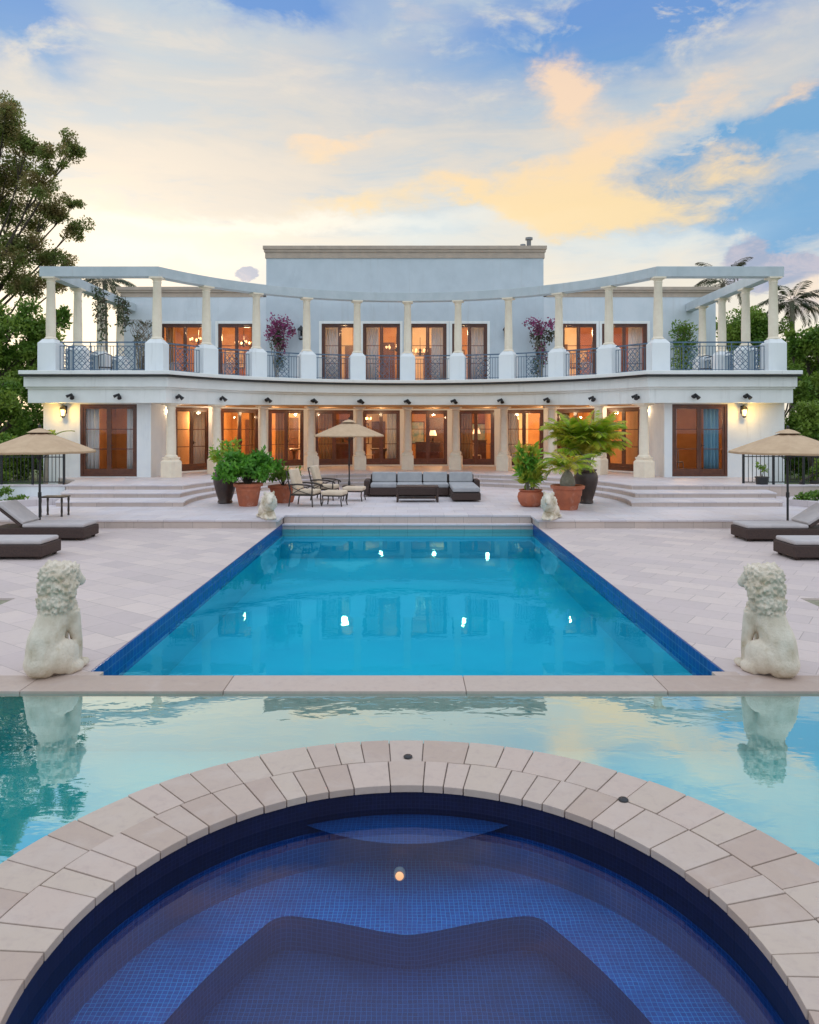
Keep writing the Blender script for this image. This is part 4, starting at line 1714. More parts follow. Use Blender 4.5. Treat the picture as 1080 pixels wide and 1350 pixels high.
def sit_f(v):
    m = 0
    inm = v.z > .56 and v.y < .26
    if inm:
        k = min(1, (v.z - .56) / .06)
        m = (curls(v, 17, .05) + curls(v * 1.0 + Vector((3, 1, 2)), 34, .018)) * k
    m += noise.noise(v * 9) * .006
    return m


carve(sit_me, sit_f)

lie = [
    ('t', [(0, -.45, .2), (0, -.1, .22), (0, .2, .27)], [.17, .18, .17]),
    ('e', (-.13, -.38, .17), (.1, .18, .17)), ('e', (.13, -.38, .17), (.1, .18, .17)),
    ('t', [(-.12, .15, .12), (-.12, .48, .05)], [.08, .055]), ('t', [(.12, .15, .12), (.12, .48, .05)], [.08, .055]),
    ('e', (-.12, .52, .05), (.06, .09, .05)), ('e', (.12, .52, .05), (.06, .09, .05)),
    ('e', (0, .2, .42), (.25, .2, .25)), ('e', (0, .26, .55), (.17, .15, .14)), ('e', (0, .4, .5), (.1, .1, .1)), ('e', (0, .47, .46), (.075, .06, .06)),
    ('e', (-.13, .24, .68), (.04, .03, .05)), ('e', (.13, .24, .68), (.04, .03, .05)),
    ('t', [(.12, -.56, .06), (.28, -.4, .05), (.26, -.15, .05)], [.035, .03, .035]),
    ('e', (0, 0, .03), (.24, .56, .05)),
]
lie_me = grow(lie, 0.02)
carve(lie_me, lambda v: (curls(v, 15, .035) if v.z > .3 and v.y > .02 and v.y < .36 else 0) + noise.noise(v * 9) * .005)


def lion(me, x, y, z, rz, sc, mirror, label):
    o = bpy.data.objects.new('lion_statue', me)
    col.objects.link(o)
    if not me.materials:
        me.materials.append(M['statue'])
        me.polygons.foreach_set('use_smooth', [True] * len(me.polygons))
    o.location = (x, y, z)
    o.rotation_euler = (0, 0, rz)
    o.scale = (sc * mirror * .86, sc * .90, sc)
    tag(o, label, 'statue', 'stone lions at the pool corners')
    return o


lion(sit_me, -3.46, 7.18, 0.004, R(-25), 1.0, 1, 'seated stone lion seen from behind at the near left pool corner')
lion(sit_me, 3.54, 7.18, 0.004, R(27), .98, -1, 'seated stone lion seen from behind at the near right pool corner')
lion(lie_me, -3.38, 17.75, TZ, R(200), .92, 1, 'crouching white stone lion at the pool corner below the armchairs')
lion(lie_me, 3.42, 17.62, TZ, R(160), .92, -1, 'crouching white stone lion at the pool corner below the terracotta pots')


# ------------------------------------------------------------------ loungers and parasols
def lounger(x, y, rz, label, lift):
    """low wicker lounger, foot end at -X, head at +X"""
    o = empty('sun_lounger', (x, y, 0), rz, label, 'sun lounger', 'wicker loungers on the pool deck')
    g = MB()
    g.prism([(-1.0, -.38), (1.02, -.38), (1.02, .38), (-1.0, .38)], .05, .27)
    for sx in (-.9, .9):
        for sy in (-.3, .3):
            g.box(sx - .04, sx + .04, sy - .04, sy + .04, 0, .05)
    g.build('frame', 'wicker', o, bevel=.02)
    g = MB()
    g.box(-.97, .33, -.35, .35, .272, .355)
    g.build('mattress', 'mattress', o, bevel=.03)
    ang = R(lift)
    c, s = math.cos(ang), math.sin(ang)

    def q(t, h):
        return (.36 + t * c - h * s, .29 + t * s + h * c)
    for nm, h0, h1, m, hw in (('backrest', 0, .05, 'wicker', .37), ('back_cushion', .052, .13, 'mattress', .34)):
        g = MB()
        pr = [q(0, h0), q(.68, h0), q(.68, h1), q(0, h1)]
        vs = [(px, -hw, pz) for px, pz in pr] + [(px, hw, pz) for px, pz in pr]
        g.add(vs, [(0, 1, 2, 3), (7, 6, 5, 4), (0, 4, 5, 1), (1, 5, 6, 2), (2, 6, 7, 3), (3, 7, 4, 0)])
        g.build(nm, m, o, bevel=.02, fix=True)
    return o


lounger(-7.82, 15.85, PI, 'far left wicker lounger with raised back beneath the left parasol', 38)
lounger(-7.60, 13.62, PI, 'near left wicker lounger with flat back cut off by the frame', 6)
lounger(8.08, 15.72, 0, 'far right wicker lounger with raised back beside the parasol pole', 32)
lounger(7.93, 13.55, 0, 'near right wicker lounger cut off by the frame', 6)


def parasol(x, y, z, rad, rim, top, label, rot=0.2, m='canvas'):
    o = empty('parasol', (x, y, z), rot, label, 'parasol', 'tan parasols round the pool')
    g = MB()
    g.tube([(0, 0, .05), (0, 0, top - .02)], .026, 12)
    g.lathe([(.04, .78), (.04, .9)], n=12)
    g.build('pole', 'black', o, smooth=True)
    g = MB()
    g.lathe([(.26, 0), (.26, .035), (.22, .06), (.05, .075), (.045, .2), (.03, .22)], n=24)
    g.build('base', 'black', o, smooth=True)
    n = 8
    vs, fs = [], []
    segs = [(0.10, 0), (.35, .30), (.68, .66), (1.0, 1.0)]
    sub = 4
    N = n * sub
    for t, _ in segs:
        for k in range(N):
            a = 2 * PI * k / N
            loc = (k % sub) / sub
            sag = math.sin(PI * loc) * .05 * t
            rr = rad * t * (math.cos(PI / n) / math.cos((loc - .5) * 2 * PI / n) if True else 1) * (1 - sag * .6)
            hh = top - (top - rim) * (t ** 1.12) - sag * .35 * rad * .6
            vs.append((rr * math.cos(a), rr * math.sin(a), hh))
    L = len(segs)
    for k in range(N):          # valance
        x_, y_, z_ = vs[(L - 1) * N + k]
        vs.append((x_ * 1.003, y_ * 1.003, z_ - .05))
    for j in range(L):
        for k in range(N):
            fs.append((j * N + k, j * N + (k + 1) % N, (j + 1) * N + (k + 1) % N, (j + 1) * N + k))
    g = MB()
    g.add(vs, fs)
    cn = g.build('canopy', m, o, smooth=True, fix=True)
    cn.data.set_sharp_from_angle(angle=R(9))
    md = cn.modifiers.new('cloth', 'SOLIDIFY')
    md.thickness = .006
    g = MB()
    g.lathe([(rad * .22, top - .045), (rad * .12, top + .02), (.03, top + .055), (.02, top + .06)], n=16)
    g.build('vent', m, o, smooth=True)
    g = MB()
    g.ball((0, 0, top + .09), (.035, .035, .05), 10, 6)
    g.build('finial', 'black', o, smooth=True)
    for k in range(n):
        a = 2 * PI * k / n
        g = MB()
        g.tube([(0, 0, top - .06), (rad * .97 * math.cos(a), rad * .97 * math.sin(a), rim - .005)], .009, 5)
        g.tube([(0, 0, rim - .22), (rad * .5 * math.cos(a), rad * .5 * math.sin(a), top - (top - rim) * .52)], .008, 5)
        g.build('rib', 'black', o)
    return o


parasol(-8.47, 16.9, 0, 1.22, 1.86, 2.32, 'tan parasol over the left loungers')
parasol(8.75, 16.9, 0, 1.25, 1.84, 2.30, 'tan parasol over the right loungers', .35)
parasol(-2.14, 26.9, TZ, 1.28, 1.90, 2.42, 'tan parasol on the terrace before the colonnade', .1)


def side_table(x, y, z, label):
    o = empty('side_table', (x, y, z), 0, label, 'side table')
    g = MB()
    g.box(-.3, .3, -.22, .22, .46, .49)
    g.build('table_top', 'bronze', o, bevel=.008)
    for sx in (-1, 1):
        for sy in (-1, 1):
            g = MB()
            g.lathe([(.03, 0), (.022, .06), (.028, .12), (.02, .3), (.03, .4), (.022, .46)], (sx * .26, sy * .18, 0), 10)
            g.build('leg', 'bronze', o, smooth=True)


side_table(-8.75, 18.2, TZ, 'small dark side table beside the left parasol pole')


# ------------------------------------------------------------------ terrace furniture
def cushion(g, x0, x1, y0, y1, z0, z1):
    g.box(x0, x1, y0, y1, z0, z1)


sofa = empty('sectional_sofa', (0.45, 23.5, TZ), 0, 'dark wicker sectional sofa with pale grey cushions and a chaise', 'sofa')
g = MB()
g.box(-1.65, .85, -.40, .45, .05, .28)
g.build('base', 'wicker', sofa, bevel=.02)
g = MB()
g.box(-1.65, 1.70, .45, .60, .05, .66)
g.build('back_frame', 'wicker', sofa, bevel=.02)
for x0, x1 in ((-1.83, -1.652), (1.702, 1.86)):
    g = MB()
    g.box(x0, x1, -.36 if x0 < 0 else -.1, .60, .05, .52)
    g.build('armrest', 'wicker', sofa, bevel=.04)
g = MB()
g.box(.86, 1.70, -1.95, .45, .05, .26)
g.build('chaise_base', 'wicker', sofa, bevel=.02)
for x0, x1, y0, y1 in ((-1.62, -.80, -.38, .44), (-.79, .03, -.38, .44), (.04, .85, -.38, .44), (.88, 1.69, -1.93, .44)):
    g = MB()
    g.box(x0, x1, y0, y1, .283, .42)
    g.build('seat_cushion', 'paleblue', sofa, bevel=.04)
for x0, x1 in ((-1.6, -.82), (-.78, .02), (.05, .83), (.9, 1.66)):
    g = MB()
    vs = [(x0, .26, .425), (x1, .26, .425), (x1, .44, .425), (x0, .44, .425), (x0, .34, .74), (x1, .34, .74), (x1, .445, .74), (x0, .445, .74)]
    g.add(vs, [(3, 2, 1, 0), (4, 5, 6, 7), (0, 1, 5, 4), (1, 2, 6, 5), (2, 3, 7, 6), (3, 0, 4, 7)])
    g.build('back_cushion', 'paleblue', sofa, bevel=.035)

ct = empty('coffee_table', (0.29, 21.75, TZ), 0, 'low dark coffee table with slim legs before the sofa', 'coffee table')
g = MB()
g.box(-.62, .62, -.33, .33, .42, .46)
g.build('table_top', 'wicker', ct, bevel=.008)
g = MB()
g.box(-.58, .58, -.29, .29, .10, .125)
g.build('shelf', 'wicker', ct, bevel=.006)
for sx in (-1, 1):
    for sy in (-1, 1):
        g = MB()
        g.box(sx * .585 - .03, sx * .585 + .03, sy * .295 - .03, sy * .295 + .03, 0, .418)
        g.build('leg', 'wicker', ct, bevel=.006)


def armchair(x, y, rz, label):
    """metal lounge chair, sitter faces +X"""
    o = empty('armchair', (x, y, TZ), rz, label, 'armchair', 'cushioned metal lounge chairs')
    for sy in (-1, 1):
        g = MB()
        yy = sy * .33
        g.tube([(-.36, yy, 0), (-.30, yy, .38), (-.44, yy, .98)], .02, 8)
        g.build('leg', 'bronze', o, smooth=True)
        g = MB()
        g.tube([(.34, yy, 0), (.32, yy, .32), (.33, yy, .56)], .02, 8)
        g.build('leg', 'bronze', o, smooth=True)
        g = MB()
        g.tube([(-.37, yy, .60), (-.1, yy, .62), (.2, yy, .60), (.36, yy, .56), (.40, yy, .51)], .024, 8)
        g.tube([(-.28, yy, .34), (.0, yy, .50), (.28, yy, .58)], .012, 6)
        g.tube([(-.32, yy, .56), (.0, yy, .42), (.30, yy, .34)], .012, 6)
        g.build('armrest', 'bronze', o, smooth=True)
    g = MB()
    g.box(-.32, .34, -.32, .32, .30, .335)
    g.bar((-.44, -.33, .97), (-.44, .33, .97), .03, .03)
    g.build('seat_frame', 'bronze', o)
    g = MB()
    g.box(-.28, .37, -.29, .29, .337, .46)
    g.build('seat_cushion', 'cream', o, bevel=.04)
    g = MB()
    pr = [(-.27, .44), (-.15, .46), (-.30, 1.04), (-.41, 1.02)]
    vs = [(px, -.29, pz) for px, pz in pr] + [(px, .29, pz) for px, pz in pr]
    g.add(vs, [(0, 1, 2, 3), (7, 6, 5, 4), (0, 4, 5, 1), (1, 5, 6, 2), (2, 6, 7, 3), (3, 7, 4, 0)])
    g.build('back_cushion', 'cream', o, bevel=.04, fix=True)


def ottoman(x, y, rz, label):
    o = empty('ottoman', (x, y, TZ), rz, label, 'footstool', 'cushioned metal footstools')
    g = MB()
    g.box(-.29, .29, -.27, .27, .27, .30)
    g.build('frame', 'bronze', o)
    for sx in (-1, 1):
        for sy in (-1, 1):
            g = MB()
            g.tube([(sx * .29, sy * .27, 0), (sx * .26, sy * .24, .15), (sx * .27, sy * .25, .27)], .018, 8)
            g.build('leg', 'bronze', o, smooth=True)
    g = MB()
    g.box(-.31, .31, -.29, .29, .302, .42)
    g.build('cushion', 'cream', o, bevel=.045)


armchair(-2.86, 20.55, R(-14), 'cream cushioned metal armchair nearest the pool')
armchair(-2.50, 22.3, R(-10), 'cream cushioned metal armchair standing behind the nearer one')
ottoman(-2.05, 20.6, R(-12), 'cream cushioned footstool nearest the pool')
ottoman(-1.60, 22.0, R(-8), 'cream cushioned footstool nearest the sofa')


# ------------------------------------------------------------------ plants
def frond_arrays(V, F, base, az, L, up, droop, nl=26, ll=.32, lw=.03, curl=.6):
    """one feather frond: leaflets on an arching midrib; returns the midrib points"""
    base = Vector(base)
    h = Vector((math.cos(az), math.sin(az), 0))
    pts = []
    m = 10
    for i in range(m + 1):
        t = i / m
        ang = up - droop * t ** 1.4
        if i == 0:
            p = base.copy()
        else:
            p = pts[-1] + (h * math.cos(ang) + Vector((0, 0, math.sin(ang)))) * (L / m)
        pts.append(p)
    side = Vector((-h.y, h.x, 0))
    for i in range(nl):
        t = .18 + .82 * (i + .5) / nl
        f = t * m
        k = min(int(f), m - 1)
        p = pts[k].lerp(pts[k + 1], f - k)
        d = (pts[k + 1] - pts[k]).normalized()
        ln = ll * math.sin(PI * (0.12 + .80 * t)) ** .7 * random.uniform(.85, 1.1)
        for s in (-1, 1):
            q = (side * s * .8 + d * .65 + Vector((0, 0, -.25 * curl + random.uniform(-.12, .12)))).normalized()
            w = d * lw
            b = len(V)
            e1 = p + q * ln * .55 + Vector((0, 0, -.03 * ln))
            e2 = p + q * ln + Vector((0, 0, -.22 * ln * curl))
            V += [tuple(p - w * .4), tuple(e1 - w * .6), tuple(e2), tuple(e1 + w * .6)]
            F.append((b, b + 1, b + 2, b + 3))
    return pts


def palm_crown(name, m, parent, spec, world=False):
    V, F = [], []
    st = MB()
    for sp in spec:
        pts = frond_arrays(V, F, **sp)
        st.tube(pts, list(np.linspace(.016, .003, len(pts))), 5)
    a = link_mesh(name, np_mesh(name, V, F), m, parent, world)
    return a, st


def terracotta_pot(o, prof, m='terracotta', n=28, rot=0.0, soil=None, smooth=True):
    g = MB()
    g.lathe(prof, n=n, rot=rot, cap=False)
    g.lathe([(prof[0][0], 0.002), (0.001, 0.002)], n=n, rot=rot, cap=False)
    g.build('pot', m, o, smooth=smooth)
    r, z = soil
    s = MB()
    s.lathe([(r, z - .03), (r, z), (r * .4, z + .02)], n=n, rot=rot)
    s.build('soil', 'soil', o)


URN = [(.17, 0), (.22, .03), (.19, .10), (.26, .32), (.33, .60), (.345, .76), (.31, .88), (.27, .92), (.31, .96), (.31, .98), (.26, .97), (.25, .85)]
TUB = [(.24, 0), (.26, .03), (.33, .42), (.345, .44), (.345, .47), (.335, .49), (.35, .54), (.40, .55), (.41, .62), (.38, .64), (.34, .62), (.33, .52)]
BIG = [(.25, 0), (.27, .04), (.30, .18), (.33, .20), (.35, .36), (.37, .38), (.385, .54), (.44, .56), (.46, .63), (.43, .655), (.38, .63), (.37, .55)]
BOWL = [(.20, 0), (.26, .02), (.34, .14), (.37, .26), (.34, .38), (.29, .42), (.33, .45), (.33, .47), (.28, .46), (.27, .4)]
SQ = [(.27, 0), (.29, .02), (.40, .42), (.45, .44), (.46, .51), (.41, .52), (.38, .5), (.37, .42)]

# left group
o = empty('potted_shrub', (-5.27, 21.2, TZ), 0, 'tall dark urn with a thin yellow green plant beside the bushy terracotta tub', 'potted plant', 'potted plants on the terrace')
terracotta_pot(o, URN, 'urn', soil=(.25, .9))
st = MB()
pts = []
for k in range(16):
    a = random.uniform(0, 2 * PI)
    tip = Vector((math.cos(a) * random.uniform(.1, .5), math.sin(a) * random.uniform(.1, .4), .95 + random.uniform(.35, .8)))
    st.tube([(0, 0, .88), tip * .5 + Vector((0, 0, .5)), tip], [.012, .008, .004], 5)
    pts.append(clump_pts(tip, .14, 26))
    pts.append(clump_pts(tip * .75 + Vector((0, 0, .25)), .12, 14))
st.build('stem', 'bark', o)
leaf_obj('foliage', 'leaf_croton', o, np.vstack(pts), .14, .4)

o = empty('potted_shrub', (-4.45, 20.5, TZ), 0, 'wide bushy green plant spilling over a terracotta tub', 'potted plant', 'potted plants on the terrace')
terracotta_pot(o, TUB, soil=(.33, .56))
st = MB()
pts = []
for k in range(42):
    a = random.uniform(0, 2 * PI)
    e = random.uniform(-.05, 1.0)
    rr = random.uniform(.55, 1.0)
    tip = Vector((math.cos(a) * .92 * rr * math.cos(e * 1.2), math.sin(a) * .75 * rr * math.cos(e * 1.2), .80 + .75 * math.sin(max(e, -.2) * 1.3) * rr))
    st.tube([(0, 0, .52), tip * .45 + Vector((0, 0, .55)), tip], [.016, .01, .004], 5)
    pts.append(clump_pts(tip, (.2, .2, .13), 60))
    pts.append(clump_pts(tip * .7 + Vector((0, 0, .25)), (.2, .2, .15), 30))
st.build('stem', 'bark', o)
leaf_obj('foliage', 'leaf_bright', o, np.vstack(pts), .15, .5, .25)

o = empty('potted_shrub', (-3.62, 21.4, TZ), 0, 'low square terracotta planter beside the armchair', 'potted plant', 'potted plants on the terrace')
terracotta_pot(o, SQ, n=4, rot=.35, soil=(.37, .46), smooth=False)
st = MB()
pts = []
for k in range(14):
    a = random.uniform(0, 2 * PI)
    tip = Vector((math.cos(a) * random.uniform(.15, .5), math.sin(a) * random.uniform(.1, .45), .5 + random.uniform(.2, .5)))
    st.tube([(0, 0, .45), tip * .5 + Vector((0, 0, .3)), tip], [.012, .008, .004], 5)
    pts.append(clump_pts(tip, .13, 30))
st.build('stem', 'bark', o)
leaf_obj('foliage', 'leaf_hedge', o, np.vstack(pts), .13, .5)

# right group
o = empty('potted_shrub', (3.42, 20.4, TZ), 0, 'round terracotta bowl with upright croton stems, one topped yellow', 'potted plant', 'potted plants on the terrace')
terracotta_pot(o, BOWL, soil=(.27, .42))
st = MB()
pts, pty = [], []
for k in range(11):
    a = random.uniform(0, 2 * PI)
    tip = Vector((math.cos(a) * random.uniform(.05, .42), math.sin(a) * random.uniform(.05, .3), .5 + random.uniform(.6, 1.15)))
    st.tube([(tip.x * .3, tip.y * .3, .4), tip * .6 + Vector((0, 0, .3)), tip], [.02, .016, .008], 6)
    for t in np.linspace(.35, 1, 7):
        p = Vector((tip.x * (.3 + .7 * t), tip.y * (.3 + .7 * t), .4 + (tip.z - .4) * t))
        pts.append(clump_pts(p, .05, 9))
tip = Vector((-.27, -.05, 1.55))
st.tube([(-.08, 0, .4), (-.2, -.02, 1.0), tip], [.02, .016, .008], 6)
for t in np.linspace(.0, 1, 6):
    pty.append(clump_pts(Vector((-.2 - .07 * t, -.04, 1.15 + .42 * t)), .05, 8))
st.build('stem', 'palebark', o)
P3 = np.vstack(pts)
leaf_obj('foliage', 'leaf_croton', o, P3, .26, .34, -.7)
leaf_obj('yellow_foliage', 'leaf_yellow', o, np.vstack(pty), .26, .38, -.7)

o = empty('potted_palm', (4.27, 19.6, TZ), 0, 'banded terracotta pot with a fat grey cycad trunk and arching fronds', 'potted plant', 'potted plants on the terrace')
terracotta_pot(o, BIG, soil=(.38, .58))
st = MB()
st.lathe([(.15, .56), (.21, .68), (.2, .80), (.13, .95), (.08, 1.02)], n=14)
st.build('trunk', 'palebark', o, smooth=True)
spec = []
for k in range(26):
    spec.append(dict(base=(0, 0, 1.0), az=k * 2.4 + random.uniform(-.2, .2), L=random.uniform(.8, 1.05), up=random.uniform(.6, 1.45), droop=random.uniform(1.1, 2.0), nl=26, ll=.28, lw=.028, curl=.6))
a, st = palm_crown('fronds', 'leaf_palm', o, spec)
st.build('frond_rib', 'palebark', o)

o = empty('potted_palm', (5.15, 21.2, TZ), 0, 'tall dark urn with a big feathery areca palm', 'potted plant', 'potted plants on the terrace')
terracotta_pot(o, URN, 'urn', soil=(.25, .9))
spec = []
st2 = MB()
for k in range(120):
    az_ = k * 2.4 + random.uniform(-.3, .3)
    up_ = random.uniform(1.12, 1.56)
    r_ = random.uniform(0, .16)
    bx, by = r_ * math.cos(az_), r_ * math.sin(az_)
    hb = random.uniform(1.1, 1.5)
    st2.tube([(bx * .5, by * .5, .86), (bx, by, hb)], [.022, .014], 6)
    spec.append(dict(base=(bx, by, hb), az=az_, L=random.uniform(.9, 1.6), up=up_, droop=random.uniform(.7, 2.0), nl=38, ll=.40, lw=.032, curl=.9))
a, st = palm_crown('fronds', 'leaf_palm', o, spec)
st.build('frond_rib', 'palebark', o)
st2.build('stem', 'palebark', o)


def leafy(name, loc, clumps, m, size, dens, label, cat, group=None, trunk=None, bark='bark', aspect=.5, shell=.45, tr=.12, crown='crown'):
    """shrub or tree: clumps are (x, y, z, rx, ry, rz) relative to loc"""
    o = empty(name, loc, 0, label, cat, group)
    pts = []
    st = MB()
    root = Vector(trunk or (0, 0, 0))
    for c in clumps:
        r = c[3:]
        vol = r[0] * r[1] * r[2]
        area = (r[0] * r[1] + r[1] * r[2] + r[0] * r[2]) / 3
        n = int(dens * area)
        # break each mass into lumps so that sky shows between them
        nl = max(4, int(9 * area ** .5))
        cs = clump_pts(c[:3], (r[0] * .8, r[1] * .8, r[2] * .8), nl, .5)
        for q in cs:
            rr = random.uniform(.28, .5)
            pts.append(clump_pts(q, (r[0] * rr, r[1] * rr, r[2] * rr), max(6, n // nl), shell))
        cc = Vector(c[:3])
        fork = root + (cc - root) * .25 + Vector((0, 0, cc.z * .12))
        fork.x *= .4
        fork.y *= .4
        mid = fork.lerp(cc, .55) + Vector((random.uniform(-.2, .2), random.uniform(-.2, .2), -.1))
        st.tube([root, fork, mid, cc], [tr, tr * .62, tr * .36, tr * .12], 7)
        for q in cs[:nl // 2 + 1]:
            st.tube([mid.lerp(cc, .5), Vector(q)], [tr * .2, tr * .05], 5)
    st.build('trunk', bark, o, smooth=True)
    leaf_obj(crown, m, o, np.vstack(pts), size, aspect)
    return o


def at(x, y, d, rx, ry, rz, loc):
    p = P(x, y, d) - Vector(loc)
    k = d / FPX
    return (p.x, p.y, p.z, rx * k, ry * k, rz * k)


# big evergreen behind the left wing
loc = (-20.5, 36, 0)
cl = []
for (x, y, r1, r2) in ((-30, 170, 55, 45), (8, 165, 36, 34), (38, 190, 32, 26), (95, 192, 30, 20), (70, 205, 24, 18), (10, 225, 46, 34), (52, 238, 34, 26),
                       (-45, 250, 60, 50), (15, 280, 46, 30), (68, 280, 34, 26), (100, 300, 22, 22), (100, 268, 18, 14), (30, 325, 44, 28), (75, 335, 32, 20), (-20, 350, 60, 34),
                       (40, 372, 40, 22), (10, 140, 18, 16), (85, 372, 24, 14)):
    cl.append(at(x, y, 36 + random.uniform(-1.5, 2.5), r1, r1, r2, loc))
leafy('evergreen_tree', loc, cl, 'leaf_oak', .14, 1900, 'tall dark evergreen with open branches rising behind the left wing', 'tree', None, (-3, 0, 4), tr=.13)

# hedge trees, left
for (lx, ly, lab, cls, mm) in (
    (-17.5, 30.5, 'dense green ficus tree beside the left end of the pergola', ((10, 420, 52, 34), (48, 440, 30, 40), (5, 470, 50, 40), (40, 500, 28, 34), (70, 455, 22, 40), (-30, 450, 40, 50), (80, 420, 16, 20)), 'leaf_hedge'),
    (-17.0, 27.6, 'clipped green hedge shrub left of the wing wall', ((8, 530, 36, 34), (-20, 540, 40, 36), (30, 548, 20, 26), (5, 505, 30, 16)), 'leaf_hedge'),
):
    loc = (lx, ly, 0)
    leafy('ficus_tree', loc, [at(x, y, ly + random.uniform(-.6, .6), a, a, b, loc) for x, y, a, b in cls], mm, .16, 2300, lab, 'tree', 'green trees beside the villa', tr=.15)
loc = (-13.9, 24.6, 0)
leafy('shrub', loc, [at(x, y, 24.6, a, a, b, loc) for x, y, a, b in ((-12, 590, 34, 22), (10, 584, 22, 14), (-20, 620, 30, 26), (6, 628, 10, 14))], 'leaf_hedge', .13, 2600,
      'low olive green shrub beneath the left parasol', 'shrub', None, tr=.05)
loc = (-11.6, 20.9, 0.1)
leafy('shrub', loc, [at(x, y, 20.9, a, a, b, loc) for x, y, a, b in ((8, 656, 26, 12), (-20, 656, 26, 13), (26, 660, 10, 8))], 'leaf_hedge', .09, 3600,
      'clipped low hedge in the left planter behind the loungers', 'shrub', None, tr=.03)
# right
for (lx, ly, lab, cls) in (
    (17.2, 31, 'bright green ficus tree beside the right end of the pergola', ((1060, 470, 26, 40), (1085, 455, 30, 40), (1050, 510, 22, 30), (1080, 520, 34, 40), (1040, 455, 12, 20), (1090, 560, 40, 40))),
    (15.0, 40, 'dark green tree seen through the right pergola columns', ((985, 432, 40, 26), (960, 450, 30, 30), (1010, 440, 30, 30), (990, 470, 50, 26), (1030, 470, 30, 30))),
    (15.6, 28.2, 'green hedge shrub right of the wing wall', ((1060, 570, 18, 30), (1080, 575, 30, 34), (1066, 540, 18, 22))),
):
    loc = (lx, ly, 0)
    leafy('ficus_tree', loc, [at(x, y, ly + random.uniform(-.6, .6), a, a, b, loc) for x, y, a, b in cls], 'leaf_hedge', .17, 2300, lab, 'tree', 'green trees beside the villa', tr=.15)
loc = (12.2, 20.5, 0.1)
leafy('shrub', loc, [at(x, y, 20.5, a, a, b, loc) for x, y, a, b in ((1068, 654, 20, 12), (1095, 656, 26, 14), (1052, 657, 10, 9))], 'leaf_hedge', .09, 3600,
      'clipped low hedge in the right planter behind the loungers', 'shrub', None, tr=.03)
loc = (12.6, 23.6, .5)
leafy('shrub', loc, [at(x, y, 24.4, a, a, b, loc) for x, y, a, b in ((1074, 622, 12, 14), (1090, 618, 20, 20))], 'leaf_hedge', .12, 2600,
      'olive green shrub behind the right iron fence', 'shrub', None, tr=.05)


for (lx, lab, xs, s_) in ((-16.5, 'tall clipped hedge running back along the left side of the villa', (-30, 0, 30, 56), -1), (16.5, 'tall clipped hedge running back along the right side of the villa', (1046, 1070, 1100, 1130), 1)):
    loc = (lx, 34, 0)
    leafy('hedge', loc, [at(x, y, 34 + random.uniform(-.5, .5), 34, 34, 36, loc) for x in xs for y in (500, 555, 600)], 'leaf_hedge', .17, 1500, lab, 'hedge', None, tr=.1)


# palms behind
def palm_tree(x, y, h, label, nf=22, L=2.4, m='leaf_darkpalm', ll=.55):
    o = empty('palm_tree', (x, y, 0), 0, label, 'palm tree', 'palms behind the villa')
    st = MB()
    st.tube([(0, 0, 0), (.1, .05, h * .5), (.05, 0, h)], [.2, .15, .12], 10)
    st.build('trunk', 'palebark', o, smooth=True)
    spec = [dict(base=(.05, 0, h), az=k * 2.4 + random.uniform(-.2, .2), L=L * random.uniform(.8, 1.1), up=random.uniform(-.1, 1.3), droop=random.uniform(1.0, 2.0), nl=30, ll=ll, lw=.05, curl=1.0) for k in range(nf)]
    a, st = palm_crown('crown', m, o, spec)
    st.build('frond_rib', 'palebark', o)


palm_tree(19.3, 45, 11.2, 'dark palm showing above the right end of the pergola')
palm_tree(20.9, 40, 9.2, 'drooping palm right of the pergola corner column', 20, 2.0)
palm_tree(22.0, 38, 7.0, 'yellow green palm at the right edge', 20, 2.0, 'leaf_palm')
palm_tree(-17.8, 43, 10.9, 'dark palm showing above the left end of the pergola')


# climbing plants on the balcony
def climber(x, y, z, h, clumps, m, label, flower=None, size=.13, dens=1500, stems=7, name='climbing_plant', wd=.35, cat='climbing plant'):
    o = empty(name, (x, y, z), 0, label, cat, 'climbers on the balcony')
    st = MB()
    for k in range(stems):
        x0 = random.uniform(-.12, .12)
        pts_ = [(x0, 0, 0)]
        for i in range(1, 7):
            t = i / 6
            pts_.append((x0 + random.uniform(-wd, wd) * t, random.uniform(-.15, .1), h * t))
        st.tube(pts_, list(np.linspace(.028, .008, 7)), 6)
    st.build('stem', 'palebark', o, smooth=True)
    if m:
        pts_ = np.vstack([clump_pts(c[:3], c[3:], int(dens * (c[3] * c[5]) + 40), .7) for c in clumps])
        leaf_obj('foliage', m, o, pts_, size, .55)
    if flower:
        pts_ = np.vstack([clump_pts(c[:3], c[3:], int(dens * (c[3] * c[5]) + 30), .6) for c in flower])
        leaf_obj('blossom', 'petal', o, pts_, size * .9, .7)
    return o


climber(-6.1, 34.3, 4.3, 3.1, [(0, 0, 2.2, .45, .3, .7), (.1, 0, 1.2, .25, .2, .6)], 'leaf_vine', 'magenta bougainvillea climbing beside the left balcony lantern',
        [(.1, -.1, 3.0, .6, .4, .4), (.35, -.1, 2.7, .5, .35, .45), (-.2, -.1, 2.5, .4, .3, .5), (.7, -.1, 2.5, .25, .2, .25), (.2, 0, 1.9, .3, .2, .6)], dens=900)
climber(6.2, 34.3, 4.3, 3.0, [(-.05, 0, 2.3, .5, .3, .55), (0, 0, 1.4, .4, .25, .7), (-.2, 0, .8, .3, .2, .5), (.5, 0, 2.4, .3, .2, .4)], 'leaf_vine',
        'dull pink bougainvillea climbing beside the right balcony lantern',
        [(-.35, -.1, 2.95, .55, .3, .28), (.45, -.1, 2.9, .5, .3, .3), (-.1, -.1, 2.6, .4, .3, .4), (.9, -.1, 2.6, .2, .2, .15), (.05, 0, 1.6, .3, .2, .6)], dens=800)
